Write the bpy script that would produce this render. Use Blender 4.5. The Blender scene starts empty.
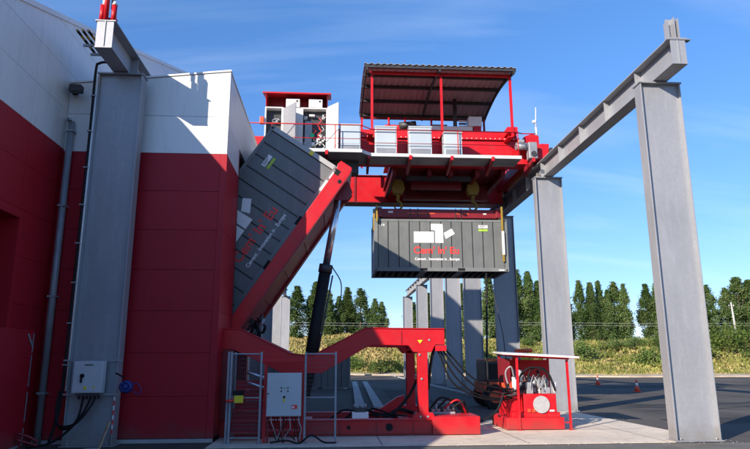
import bpy, math, random
from mathutils import Vector, Matrix
random.seed(7)
R = math.radians
S = bpy.context.scene
COL = S.collection
# ------------------------------------------------------------------ camera
cam_d = bpy.data.cameras.new('camera'); cam = bpy.data.objects.new('camera', cam_d); COL.objects.link(cam)
PITCH, YAW, ROLL = .2172, .0676, -.003
f_ = Vector((math.sin(YAW)*math.cos(PITCH), math.cos(YAW)*math.cos(PITCH), math.sin(PITCH)))
rt = Vector((math.cos(YAW), -math.sin(YAW), 0)); up = rt.cross(f_)
r2 = rt*math.cos(ROLL)+up*math.sin(ROLL); u2 = -rt*math.sin(ROLL)+up*math.cos(ROLL)
M = Matrix((r2, u2, -f_)).transposed().to_4x4(); M.translation = (0, 0, 2.0); cam.matrix_world = M
cam_d.sensor_width = 36; cam_d.lens = 615.345/750*36; cam_d.clip_end = 3000; cam_d.clip_start = .1
S.camera = cam
S.render.resolution_x, S.render.resolution_y = 1024, 613
# ------------------------------------------------------------------ sky + sun
SUN = Vector((1, 1.0, -.6)).normalized()          # direction the light travels
elev = math.asin(-SUN.z); toward = -SUN
azim = math.atan2(toward.x, toward.y)                # clockwise from +Y
W = bpy.data.worlds.new('World'); S.world = W; W.use_nodes = True
nt = W.node_tree; N = nt.nodes; L = nt.links; N.clear()
out = N.new('ShaderNodeOutputWorld'); bg = N.new('ShaderNodeBackground'); sky = N.new('ShaderNodeTexSky')
sky.sky_type = 'NISHITA'; sky.sun_disc = False; sky.sun_elevation = elev; sky.sun_rotation = azim
sky.air_density = 1.0; sky.dust_density = .15; sky.ozone_density = 2.6; sky.altitude = 0
bg.inputs['Strength'].default_value = .124
tc = N.new('ShaderNodeTexCoord'); sep = N.new('ShaderNodeSeparateXYZ'); L.new(tc.outputs['Generated'], sep.inputs[0])
div = N.new('ShaderNodeMath'); div.operation = 'ADD'; div.inputs[1].default_value = .22; L.new(sep.outputs['Z'], div.inputs[0])
cx = N.new('ShaderNodeMath'); cx.operation = 'DIVIDE'; L.new(sep.outputs['X'], cx.inputs[0]); L.new(div.outputs[0], cx.inputs[1])
cy = N.new('ShaderNodeMath'); cy.operation = 'DIVIDE'; L.new(sep.outputs['Y'], cy.inputs[0]); L.new(div.outputs[0], cy.inputs[1])
cmb = N.new('ShaderNodeCombineXYZ'); L.new(cx.outputs[0], cmb.inputs[0]); L.new(cy.outputs[0], cmb.inputs[1])
mp = N.new('ShaderNodeMapping'); mp.inputs['Scale'].default_value = (.55, 2.6, 1); mp.inputs['Rotation'].default_value = (0, 0, .25); mp.inputs['Location'].default_value = (3.1, 1.7, 0)
L.new(cmb.outputs[0], mp.inputs[0])
nz = N.new('ShaderNodeTexNoise'); nz.inputs['Scale'].default_value = 1.1; nz.inputs['Detail'].default_value = 7; nz.inputs['Roughness'].default_value = .55; nz.inputs['Distortion'].default_value = .5
L.new(mp.outputs[0], nz.inputs['Vector'])
cr = N.new('ShaderNodeValToRGB'); cr.color_ramp.elements[0].position = .5; cr.color_ramp.elements[0].color = (0, 0, 0, 1)
cr.color_ramp.elements[1].position = .85; cr.color_ramp.elements[1].color = (.22, .22, .22, 1); L.new(nz.outputs['Fac'], cr.inputs[0])
mx = N.new('ShaderNodeMixRGB'); mx.inputs[2].default_value = (6.2, 6.8, 7.6, 1); L.new(cr.outputs[0], mx.inputs[0]); hsv = N.new('ShaderNodeHueSaturation'); hsv.inputs['Saturation'].default_value = 1.12; L.new(sky.outputs[0], hsv.inputs['Color']); tn = N.new('ShaderNodeMixRGB'); tn.blend_type = 'MULTIPLY'; tn.inputs[0].default_value = 1; tr_ = N.new('ShaderNodeValToRGB'); tr_.color_ramp.elements[0].position = 0; tr_.color_ramp.elements[0].color = (.50, .54, .80, 1); tr_.color_ramp.elements[1].position = .55; tr_.color_ramp.elements[1].color = (.74, .93, 1.12, 1); tc0 = N.new('ShaderNodeTexCoord'); sp0 = N.new('ShaderNodeSeparateXYZ'); L.new(tc0.outputs['Generated'], sp0.inputs[0]); L.new(sp0.outputs['Z'], tr_.inputs[0]); L.new(tr_.outputs[0], tn.inputs[2]); L.new(hsv.outputs[0], tn.inputs[1]); L.new(tn.outputs[0], mx.inputs[1])
L.new(mx.outputs[0], bg.inputs['Color']); L.new(bg.outputs[0], out.inputs['Surface'])
sd = bpy.data.lights.new('sun', 'SUN'); sd.energy = 4.4; sd.angle = R(.5); sd.color = (1, .885, .75)
so = bpy.data.objects.new('sun', sd); COL.objects.link(so); so.rotation_euler = SUN.to_track_quat('-Z', 'Y').to_euler()
S.view_settings.view_transform = 'Standard'; S.view_settings.look = 'None'; S.view_settings.exposure = .86; S.view_settings.gamma = 1
S.render.engine = 'CYCLES'
# ------------------------------------------------------------------ materials
def mat(name, col, rough=.5, metal=0, var=.12, vscale=1.2, dirt=None, damt=0, bump=0, bscale=30, stretch=(1, 1, 1), spec=.5, col2=None, streak=0, spangle=0, base=None):
    m = bpy.data.materials.new(name); m.use_nodes = True; t = m.node_tree; n = t.nodes; l = t.links
    b = n['Principled BSDF']; b.inputs['Roughness'].default_value = rough; b.inputs['Metallic'].default_value = metal
    b.inputs['Specular IOR Level'].default_value = spec
    g = n.new('ShaderNodeNewGeometry'); mpp = n.new('ShaderNodeMapping'); mpp.inputs['Scale'].default_value = stretch; l.new(g.outputs['Position'], mpp.inputs[0])
    z = n.new('ShaderNodeTexNoise'); z.inputs['Scale'].default_value = vscale; z.inputs['Detail'].default_value = 6; z.inputs['Roughness'].default_value = .6; l.new(mpp.outputs[0], z.inputs['Vector'])
    rp = n.new('ShaderNodeValToRGB'); rp.color_ramp.elements[0].position = .3; rp.color_ramp.elements[1].position = .7
    c2 = col2 or tuple(min(1, c*(1+var)) for c in col); c1 = tuple(c*(1-var) for c in col)
    rp.color_ramp.elements[0].color = (*c1, 1); rp.color_ramp.elements[1].color = (*c2, 1); l.new(z.outputs['Fac'], rp.inputs[0])
    last = rp.outputs[0]
    oi = n.new('ShaderNodeObjectInfo'); mr = n.new('ShaderNodeMapRange'); mr.inputs[3].default_value = .96; mr.inputs[4].default_value = 1.05
    l.new(oi.outputs['Random'], mr.inputs[0]); hs = n.new('ShaderNodeHueSaturation'); l.new(mr.outputs[0], hs.inputs['Value']); l.new(last, hs.inputs['Color']); last = hs.outputs[0]
    if dirt:
        d = n.new('ShaderNodeTexNoise'); d.inputs['Scale'].default_value = 3; d.inputs['Detail'].default_value = 8; d.inputs['Roughness'].default_value = .7
        mp2 = n.new('ShaderNodeMapping'); mp2.inputs['Scale'].default_value = (2.5, 2.5, .35) if streak else (1, 1, 1); l.new(g.outputs['Position'], mp2.inputs[0]); l.new(mp2.outputs[0], d.inputs['Vector'])
        dr = n.new('ShaderNodeValToRGB'); dr.color_ramp.elements[0].position = .5; dr.color_ramp.elements[1].position = .8
        dr.color_ramp.elements[0].color = (0, 0, 0, 1); dr.color_ramp.elements[1].color = (damt, damt, damt, 1); l.new(d.outputs['Fac'], dr.inputs[0])
        mm = n.new('ShaderNodeMixRGB'); l.new(dr.outputs[0], mm.inputs[0]); l.new(last, mm.inputs[1]); mm.inputs[2].default_value = (*dirt, 1); last = mm.outputs[0]
    if spangle:
        vo = n.new('ShaderNodeTexVoronoi'); vo.inputs['Scale'].default_value = 16; l.new(g.outputs['Position'], vo.inputs['Vector'])
        sp_ = n.new('ShaderNodeSeparateXYZ'); l.new(vo.outputs['Color'], sp_.inputs[0]); ma = n.new('ShaderNodeMapRange'); ma.inputs[3].default_value = 1-spangle; ma.inputs[4].default_value = 1+spangle; l.new(sp_.outputs[0], ma.inputs[0])
        h2 = n.new('ShaderNodeHueSaturation'); l.new(ma.outputs[0], h2.inputs['Value']); l.new(last, h2.inputs['Color']); last = h2.outputs[0]
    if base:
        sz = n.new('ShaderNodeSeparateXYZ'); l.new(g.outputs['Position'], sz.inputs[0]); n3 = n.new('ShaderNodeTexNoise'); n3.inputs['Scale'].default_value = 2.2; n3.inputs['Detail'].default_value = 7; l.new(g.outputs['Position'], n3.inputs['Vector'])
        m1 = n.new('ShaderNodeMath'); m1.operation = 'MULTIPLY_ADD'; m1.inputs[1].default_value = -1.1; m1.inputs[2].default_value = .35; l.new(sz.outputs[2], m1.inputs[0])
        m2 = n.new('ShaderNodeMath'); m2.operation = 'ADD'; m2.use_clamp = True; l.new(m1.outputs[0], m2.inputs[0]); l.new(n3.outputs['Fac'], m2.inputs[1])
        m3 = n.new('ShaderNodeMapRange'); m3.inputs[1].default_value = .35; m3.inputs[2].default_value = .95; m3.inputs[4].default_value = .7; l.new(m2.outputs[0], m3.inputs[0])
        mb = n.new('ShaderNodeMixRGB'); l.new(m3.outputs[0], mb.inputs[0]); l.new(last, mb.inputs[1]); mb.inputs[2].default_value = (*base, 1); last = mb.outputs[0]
    l.new(last, b.inputs['Base Color'])
    rr = n.new('ShaderNodeMapRange'); rr.inputs[3].default_value = max(0, rough-.1); rr.inputs[4].default_value = min(1, rough+.12); l.new(z.outputs['Fac'], rr.inputs[0]); l.new(rr.outputs[0], b.inputs['Roughness'])
    if bump:
        z2 = n.new('ShaderNodeTexNoise'); z2.inputs['Scale'].default_value = bscale; z2.inputs['Detail'].default_value = 5; l.new(g.outputs['Position'], z2.inputs['Vector'])
        bp = n.new('ShaderNodeBump'); bp.inputs['Strength'].default_value = bump; bp.inputs['Distance'].default_value = .02; l.new(z2.outputs['Fac'], bp.inputs['Height']); l.new(bp.outputs[0], b.inputs['Normal'])
    return m
asphalt = mat('asphalt', (.088, .078, .066), .9, spec=.25, var=.4, vscale=.3, dirt=(.13, .12, .105), damt=.7, bump=.5, bscale=60, stretch=(1, .35, 1))
concrete = mat('concrete', (.64, .55, .43), .85, var=.14, vscale=.7, dirt=(.30, .26, .21), damt=.8, bump=.3, bscale=25)
curbm = mat('kerb_concrete', (.38, .37, .35), .85, var=.15, vscale=2, dirt=(.2, .19, .17), damt=.5, bump=.2)
sandm = mat('sandy_verge', (.42, .34, .25), .95, var=.3, vscale=.6, bump=.5, bscale=6)
earth = mat('embankment_soil', (.17, .15, .07), .95, var=.5, vscale=.12, bump=.6, bscale=2, col2=(.27, .22, .10))
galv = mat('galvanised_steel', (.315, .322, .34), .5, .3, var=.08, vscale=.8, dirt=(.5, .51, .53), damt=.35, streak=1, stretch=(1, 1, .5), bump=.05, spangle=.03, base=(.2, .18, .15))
galvd = mat('galvanised_old', (.3, .31, .33), .5, .3, var=.2, vscale=1.6, dirt=(.18, .18, .19), damt=.5, streak=1)
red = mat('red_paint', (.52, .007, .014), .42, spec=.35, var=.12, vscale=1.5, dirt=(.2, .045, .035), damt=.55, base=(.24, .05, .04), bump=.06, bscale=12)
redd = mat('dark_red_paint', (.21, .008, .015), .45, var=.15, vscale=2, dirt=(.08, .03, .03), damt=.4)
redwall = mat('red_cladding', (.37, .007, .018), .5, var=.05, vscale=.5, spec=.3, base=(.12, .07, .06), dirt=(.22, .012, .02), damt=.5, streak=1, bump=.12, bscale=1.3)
whitewall = mat('white_cladding', (.74, .73, .70), .4, var=.03, vscale=.4, dirt=(.42, .42, .4), damt=.4, streak=1, bump=.12, bscale=1.3)
whitep = mat('white_paint', (.72, .72, .7), .4, var=.05, dirt=(.45, .43, .4), damt=.3)
bluegrey = mat('pale_blue_grey_paint', (.42, .48, .52), .35, var=.05)
discm = mat('matt_disc', (.38, .38, .38), .6, var=.12, vscale=8)
greybox = mat('grey_enclosure_paint', (.52, .54, .54), .4, var=.04)
cont = mat('container_grey', (.135, .145, .142), .5, var=.1, vscale=1.2, dirt=(.27, .26, .24), damt=.45, streak=1, bump=.25, bscale=2.2)
contf = mat('container_frame', (.17, .182, .178), .5, var=.12, vscale=2, dirt=(.3, .29, .27), damt=.35)
contl = mat('container_end_frame', (.36, .37, .36), .55, var=.15, vscale=3, dirt=(.15, .12, .1), damt=.5)
black = mat('black_rubber', (.01, .01, .011), .65, spec=.25, var=.2)
darkm = mat('dark_steel', (.035, .033, .035), .5, var=.3, vscale=3)
dark = mat('dark_interior', (.02, .02, .022), .9, var=.2)
chrome = mat('polished_rod', (.62, .62, .64), .2, .9, var=.05)
yellow = mat('yellow_paint', (.30, .20, .02), .45, var=.15, dirt=(.2, .13, .03), damt=.5)
brightyellow = mat('bright_yellow', (.75, .6, .02), .45, var=.05)
white = mat('white_print', (.8, .8, .78), .5, var=.02)
redprint = mat('red_print', (.85, .045, .035), .5, var=.02)
green = mat('green_print', (.35, .55, .04), .5, var=.02)
greenbtn = mat('green_plastic', (.01, .5, .2), .4, var=.02)
bluem = mat('blue_plastic', (.012, .028, .18), .4, var=.1)
orangep = mat('orange_paint', (.62, .075, .02), .45, var=.12, dirt=(.2, .08, .03), damt=.4)
sheet = mat('grey_roof_sheet', (.42, .38, .36), .6, var=.12, vscale=1, stretch=(3, .4, 1))
rust = mat('rusty_rail', (.36, .15, .07), .7, .2, var=.25, vscale=4)
wood = mat('weathered_wood', (.42, .30, .17), .8, var=.25, vscale=6)
bark = mat('tree_bark', (.13, .10, .07), .9, var=.3, vscale=5)
conem = mat('cone_orange', (.8, .08, .03), .5, var=.05)
copperm = mat('cable_bundle_grey', (.45, .45, .45), .5, var=.2, vscale=8)
def leafmat(name, a, b, sc=.5):
    m = bpy.data.materials.new(name); m.use_nodes = True; t = m.node_tree; n = t.nodes; l = t.links
    p = n['Principled BSDF']; p.inputs['Roughness'].default_value = .6; p.inputs['Specular IOR Level'].default_value = .25
    g = n.new('ShaderNodeNewGeometry'); z = n.new('ShaderNodeTexNoise'); z.inputs['Scale'].default_value = sc; z.inputs['Detail'].default_value = 5; l.new(g.outputs['Position'], z.inputs['Vector'])
    r = n.new('ShaderNodeValToRGB'); r.color_ramp.elements[0].position = .35; r.color_ramp.elements[1].position = .68
    r.color_ramp.elements[0].color = (*a, 1); r.color_ramp.elements[1].color = (*b, 1); l.new(z.outputs['Fac'], r.inputs[0])
    h = n.new('ShaderNodeHueSaturation'); mr = n.new('ShaderNodeMapRange'); mr.inputs[3].default_value = .6; mr.inputs[4].default_value = 1.35
    l.new(g.outputs['Random Per Island'], mr.inputs[0]); l.new(mr.outputs[0], h.inputs['Value']); l.new(r.outputs[0], h.inputs['Color']); l.new(h.outputs[0], p.inputs['Base Color'])
    tr = n.new('ShaderNodeBsdfTranslucent'); l.new(h.outputs[0], tr.inputs[0]); ms = n.new('ShaderNodeMixShader'); ms.inputs[0].default_value = .25
    l.new(p.outputs[0], ms.inputs[1]); l.new(tr.outputs[0], ms.inputs[2]); l.new(ms.outputs[0], n['Material Output'].inputs['Surface'])
    return m
leaf = leafmat('poplar_leaves', (.06, .115, .03), (.14, .19, .06), .35)
meshm = mat('mesh_wire', (.09, .093, .1), .5, .3)
leaf2 = leafmat('bush_leaves', (.08, .14, .03), (.19, .24, .06))
grassm = leafmat('dry_grass', (.34, .29, .10), (.54, .42, .18), .2)
grassg = leafmat('green_grass', (.15, .18, .04), (.34, .34, .09), .25)
# ------------------------------------------------------------------ mesh helpers
ORG = {}
class MB:
    def __init__(s): s.v = []; s.f = []; s.sm = []
    def box(s, x0, x1, y0, y1, z0, z1):
        x0, x1 = min(x0, x1), max(x0, x1); y0, y1 = min(y0, y1), max(y0, y1); z0, z1 = min(z0, z1), max(z0, z1)
        i = len(s.v); s.v += [(x, y, z) for z in (z0, z1) for y in (y0, y1) for x in (x0, x1)]
        s.f += [tuple(i+k for k in q) for q in ((0, 2, 3, 1), (4, 5, 7, 6), (0, 1, 5, 4), (2, 6, 7, 3), (0, 4, 6, 2), (1, 3, 7, 5))]; s.sm += [0]*6; return s
    def prism(s, poly, a0, a1, ax='y'):
        # polygon given in the plane across axis ax
        def P(p, a): return {'y': (p[0], a, p[1]), 'x': (a, p[0], p[1]), 'z': (p[0], p[1], a)}[ax]
        ar = sum(poly[k][0]*poly[(k+1) % len(poly)][1]-poly[(k+1) % len(poly)][0]*poly[k][1] for k in range(len(poly)))
        if ar < 0: poly = poly[::-1]
        if ax == 'y': poly = poly[::-1]
        i = len(s.v); n = len(poly); s.v += [P(p, a0) for p in poly]+[P(p, a1) for p in poly]
        s.f += [tuple(i+n-1-k for k in range(n)), tuple(i+n+k for k in range(n))]
        s.f += [(i+k, i+(k+1) % n, i+n+(k+1) % n, i+n+k) for k in range(n)]; s.sm += [0]*(n+2); return s
    def cyl(s, p0, p1, r, r1=None, n=12, cap=True):
        return s.tube([p0, p1], r, n=n, r1=r1, cap=cap)
    def tube(s, path, r, n=8, r1=None, cap=True):
        path = [Vector(p) for p in path]; i0 = len(s.v); m = len(path); prev = None
        for k, p in enumerate(path):
            t = (path[min(k+1, m-1)]-path[max(k-1, 0)]).normalized()
            if prev is None:
                a = t.orthogonal().normalized()
            else:
                a = (prev-t*prev.dot(t)).normalized()
            prev = a; b = t.cross(a); rr = r if r1 is None else r+(r1-r)*k/(m-1)
            s.v += [tuple(p+a*(rr*math.cos(2*math.pi*j/n))+b*(rr*math.sin(2*math.pi*j/n))) for j in range(n)]
        for k in range(m-1):
            for j in range(n):
                a = i0+k*n+j; b = i0+k*n+(j+1) % n; s.f.append((a, b, b+n, a+n)); s.sm.append(1)
        if cap:
            s.f += [tuple(i0+n-1-j for j in range(n)), tuple(i0+(m-1)*n+j for j in range(n))]; s.sm += [0, 0]
        return s
    def bar(s, p0, p1, w, h):
        # rectangular bar between two points; w across (horizontal), h in the other direction
        p0, p1 = Vector(p0), Vector(p1); t = (p1-p0).normalized(); ref = Vector((0, 0, 1)) if abs(t.z) < .95 else Vector((0, 1, 0))
        a = t.cross(ref).normalized(); b = a.cross(t); i = len(s.v)
        for p in (p0, p1): s.v += [tuple(p+a*(w/2*sx)+b*(h/2*sy)) for sx, sy in ((-1, -1), (1, -1), (1, 1), (-1, 1))]
        s.f += [(i, i+1, i+2, i+3), (i+7, i+6, i+5, i+4)]+[(i+k, i+4+k, i+4+(k+1) % 4, i+(k+1) % 4) for k in range(4)]; s.sm += [0]*6; return s
    def build(s, name, m, parent=None, bevel=0, local=False, org=None):
        o0 = Vector((0, 0, 0)) if local else (ORG.get(parent.as_pointer(), Vector()) if parent else Vector(org or (0, 0, 0)))
        me = bpy.data.meshes.new(name); me.from_pydata([tuple(Vector(v)-o0) for v in s.v], [], s.f); me.materials.append(m)
        me.polygons.foreach_set('use_smooth', [bool(x) for x in s.sm]); me.update()
        o = bpy.data.objects.new(name, me); COL.objects.link(o)
        if parent: o.parent = parent
        elif org: o.location = org
        ORG[o.as_pointer()] = o0
        if bevel:
            b = o.modifiers.new('bevel', 'BEVEL'); b.width = bevel; b.segments = 2; b.limit_method = 'ANGLE'
        return o
def thing(name, label, cat, loc=(0, 0, 0), group=None):
    o = bpy.data.objects.new(name, None); COL.objects.link(o); o.location = loc; o['label'] = label; o['category'] = cat
    if group: o['group'] = group
    ORG[o.as_pointer()] = Vector(loc); return o
def tag(o, label, cat, group=None):
    o['label'] = label; o['category'] = cat
    if group: o['group'] = group
    return o
def struct(o): o['kind'] = 'structure'; return o
def stuff(o): o['kind'] = 'stuff'; return o
def dup(root, loc, label=None, cat=None):
    r = root.copy(); COL.objects.link(r); r.location = loc
    if label: r['label'] = label
    for ch in list(root.children):
        c = ch.copy(); COL.objects.link(c); c.parent = r
        for g in ch.children: d = g.copy(); COL.objects.link(d); d.parent = c
    return r
def twin(o, parent, dx=0, dy=0, dz=0):
    c = o.copy(); COL.objects.link(c); c.parent = parent; c.location = (o.location.x+dx, o.location.y+dy, o.location.z+dz); return c
def text(name, s, size, m, parent, loc, rot, width=None, ext=.002):
    cu = bpy.data.curves.new(name, 'FONT'); cu.body = s; cu.size = size; cu.extrude = ext; cu.offset = size*.02
    t = bpy.data.objects.new('tmp', cu); COL.objects.link(t); bpy.context.view_layer.update()
    me = bpy.data.meshes.new_from_object(t.evaluated_get(bpy.context.evaluated_depsgraph_get()))
    bpy.data.objects.remove(t); me.materials.clear(); me.materials.append(m); me.name = name
    xs = [v.co.x for v in me.vertices]; sc = width/(max(xs)-min(xs)) if width else 1
    x00 = min(xs)
    for v in me.vertices: v.co.x = (v.co.x-x00)*sc
    if name == 'letter':                              # one part per letter
        adj = {i: [] for i in range(len(me.vertices))}
        for e in me.edges: a, b = e.vertices; adj[a].append(b); adj[b].append(a)
        seen = {}; k = 0
        for i in adj:
            if i in seen: continue
            st_ = [i]; seen[i] = k
            while st_:
                q = st_.pop()
                for w_ in adj[q]:
                    if w_ not in seen: seen[w_] = k; st_.append(w_)
            k += 1
        for g in range(k):
            ids = [i for i in adj if seen[i] == g]; mpv = {i: n for n, i in enumerate(ids)}
            m2 = bpy.data.meshes.new('letter'); m2.from_pydata([tuple(me.vertices[i].co) for i in ids], [], [tuple(mpv[v] for v in p.vertices) for p in me.polygons if seen[p.vertices[0]] == g]); m2.materials.append(m)
            o = bpy.data.objects.new('letter', m2); COL.objects.link(o); o.parent = parent; o.location = loc; o.rotation_euler = rot
        return
    o = bpy.data.objects.new(name, me); COL.objects.link(o); o.parent = parent; o.location = loc; o.rotation_euler = rot; return o
def curve(pts, n=14):
    # Catmull-Rom through points
    P = [Vector(p) for p in pts]; P = [P[0]*2-P[1]]+P+[P[-1]*2-P[-2]]; o = []
    for i in range(1, len(P)-2):
        for k in range(n):
            t = k/n; a, b, c, d = P[i-1], P[i], P[i+1], P[i+2]
            o.append(.5*((2*b)+(c-a)*t+(2*a-5*b+4*c-d)*t*t+(3*b-a-3*c+d)*t**3))
    o.append(P[-2]); return o
WJ = .004
def clip(poly, u0, u1, v0, v1):
    def half(p, f, inter):
        o = []
        for i in range(len(p)):
            a, b = p[i-1], p[i]
            if f(b):
                if not f(a): o.append(inter(a, b))
                o.append(b)
            elif f(a): o.append(inter(a, b))
        return o
    def at(k, c): return lambda a, b: tuple(a[j]+(b[j]-a[j])*(c-a[k])/(b[k]-a[k]) for j in (0, 1))
    for f, g in ((lambda p: p[0] >= u0, at(0, u0)), (lambda p: p[0] <= u1, at(0, u1)), (lambda p: p[1] >= v0, at(1, v0)), (lambda p: p[1] <= v1, at(1, v1))):
        poly = half(poly, f, g)
        if len(poly) < 3: return []
    return poly
# ------------------------------------------------------------------ ground
def gridsheet(x0, x1, y0, y1, nx, ny, zf, name, m):
    b = MB(); b.v = [(x0+(x1-x0)*i/nx, y0+(y1-y0)*j/ny, zf(x0+(x1-x0)*i/nx, y0+(y1-y0)*j/ny)) for j in range(ny+1) for i in range(nx+1)]
    b.f = [(j*(nx+1)+i, j*(nx+1)+i+1, (j+1)*(nx+1)+i+1, (j+1)*(nx+1)+i) for j in range(ny) for i in range(nx)]; b.sm = [1]*len(b.f)
    return b.build(name, m)
struct(MB().box(-900, 900, -300, 1500, -.5, 0).build('ground', asphalt))
struct(MB().prism([(-2.95, 15.35), (8.9, 15.45), (9.75, 15.9), (9.45, 24.6), (7.9, 24.6), (7.7, 21.6), (-2.95, 21.6)], -.1, .012, 'z').build('concrete_slab', concrete))
k = MB()
for i in range(36): k.box(7.78, 8.02, 22+i*1.9, 22+i*1.9+1.88, -.1, .1)
struct(k.build('kerb', curbm, bevel=.01))
VP = [(-140, 100), (-60, 97), (1.7, 88), (12, 82), (22, 76), (34, 70.5), (50, 70), (90, 72), (260, 80)]
def verge(x):
    for (a, b), (c, d) in zip(VP, VP[1:]):
        if a <= x <= c: return b+(d-b)*(x-a)/(c-a)
    return VP[-1][1]
k = MB()
for (a, b), (c, d) in zip(VP, VP[1:]): k.bar((a, b, .06), (c, d, .06), .3, .2)
struct(k.build('kerb_far', sandm)); bpy.data.objects['kerb_far'].name = 'kerb'
def hill(x, d):
    top = 5.9 if x < 0 else 5.9-1.9*min(1, x/34) if x < 34 else 4.0+.35*math.sin((x-34)*.09)*1.5
    if x > 60: top += min(2.2, (x-60)*.16)
    s = max(0, min(1, (d-3.2)/14)); s = s*s*(3-2*s)
    return -.06+top*s+.25*math.sin(x*.55+d*.4)*s+.18*math.sin(x*1.3+2.1*d)*s+.05*min(1, d)
b = MB(); nx, ny = 220, 26
for j in range(ny+1):
    for i in range(nx+1):
        x = -120+340*i/nx; d = (j/ny)**1.4*60; b.v.append((x, verge(x)+.3+d, hill(x, d)))
b.f = [(j*(nx+1)+i, j*(nx+1)+i+1, (j+1)*(nx+1)+i+1, (j+1)*(nx+1)+i) for j in range(ny) for i in range(nx)]; b.sm = [1]*len(b.f)
struct(b.build('embankment', earth))
b = MB()
for i in range(60):
    x = -100+i*5; b.v += [(x, verge(x)+.1, .03), (x, verge(x)+4.2+.8*math.sin(i), .3)]
b.f = [(2*i, 2*i+2, 2*i+3, 2*i+1) for i in range(59)]; b.sm = [1]*59
struct(b.build('verge', sandm))
def tufts(name, m, n, dr, hr, w, x0=-34, x1=92, pw=1, keep=None):
    b = MB()
    for _ in range(n):
        x = random.uniform(x0, x1); d = dr[0]+(dr[1]-dr[0])*random.random()**pw
        if keep and not keep(x, d): continue
        y = verge(x)+d; z = hill(x, d); h0 = random.uniform(*hr)
        for q in range(4):
            a = random.uniform(0, 6.28); rx = random.gauss(0, w*.6); ry = random.gauss(0, w*.6); h = h0*random.uniform(.6, 1.1); i = len(b.v)
            b.v += [(x+rx-.5*w*math.cos(a), y+ry-.5*w*math.sin(a), z-.05), (x+rx+.5*w*math.cos(a), y+ry+.5*w*math.sin(a), z-.05), (x+rx+random.gauss(0, .3)*h, y+ry+random.gauss(0, .3)*h, z+h)]
            b.f.append((i, i+1, i+2)); b.sm.append(0)
    return stuff(tag(b.build(name, m), 'grass covering the embankment' if m is grassg else 'dry straw-coloured grass tops along the embankment', 'grass'))
def dryness(x, d):
    if x < 12: f = .85 if d > 6+2*math.sin(x*.7) else .12
    else: f = .75 if d < 4.5+1.5*math.sin(x*.35) else .3
    return f+.15*math.sin(x*.9+d*.8)
tufts('grass', grassg, 34000, (3.4, 21), (.12, .38), .34, keep=lambda x, d: random.random() > dryness(x, d))
tufts('dry_grass', grassm, 34000, (3.0, 22), (.14, .45), .3, keep=lambda x, d: random.random() < dryness(x, d))
# bushes
def bush_mesh(seed, n=1700):
    rnd = random.Random(seed); b = MB(); cl = [(rnd.gauss(0, .5), rnd.gauss(0, .5), rnd.uniform(.2, .9)) for _ in range(12)]
    for _ in range(n):
        c = rnd.choice(cl); p = [c[0]+rnd.gauss(0, .2), c[1]+rnd.gauss(0, .2), max(.02, c[2]+rnd.gauss(0, .2))]; s = rnd.uniform(.035, .07)
        u = Vector((rnd.gauss(0, 1), rnd.gauss(0, 1), rnd.gauss(0, 1))).normalized()*s; v = u.orthogonal().normalized()*s*.7; i = len(b.v); P = Vector(p)
        b.v += [tuple(P-u), tuple(P+v), tuple(P+u), tuple(P-v)]; b.f.append((i, i+1, i+2, i+3)); b.sm.append(0)
    return b
BM = [bush_mesh(s).build('foliage', leaf2) for s in (1, 2, 3)]
bushes = [(-4, 6, 1.6, 'low bush on embankment left of the hydraulic cylinder'), (3.5, 7, 2.0, 'wide green bush seen under the raised left end of red arm'), (7.5, 4, 2.2, 'dark green bush seen between arm and base of red frame'), (10.5, 3, 1.5, 'small bush seen left of the pair of red legs'),
 (41, 8, 2.6, 'bright green bush at the foot of the poplars left of gap'), (44.5, 9, 2.3, 'rounded green bush below the poplars behind the cones'), (47.5, 11, 2.6, 'tall green bush under the thick poplar left of gap'), (51, 12, 2.6, 'green bush below the gap between poplar groups'), (54, 12, 3.2, 'dark shrub standing in the gap between poplar groups'),
 (57, 10, 2.2, 'green bush just left of the nearest right column'), (67, 9, 2.2, 'green bush just right of the nearest right column'), (32, 10, 2.4, 'green bush behind the third right column'), (25.5, 8, 2.2, 'green bush seen through the gap left of third right column'), (18.5, 7, 1.8, 'green bush seen between far right columns'), (79, 12, 2.4, 'bush at the far right edge behind utility pole')]
for i, (x, d, s, lab) in enumerate(bushes):
    t = thing('bush', lab, 'bush', (x, verge(x)+d, hill(x, d)-.1), 'bushes on the embankment')
    o = BM[i % 3] if i < 3 else BM[i % 3].copy()
    if i >= 3: COL.objects.link(o)
    o.parent = t; st = MB().tube([(0, 0, -.1), (.03, 0, .35), (.1, .05, .7)], .05, n=5, r1=.02).build('stem', bark, t, local=True)
    t.scale = (s, s, s*.9); t.rotation_euler = (0, 0, i*1.3)
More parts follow.
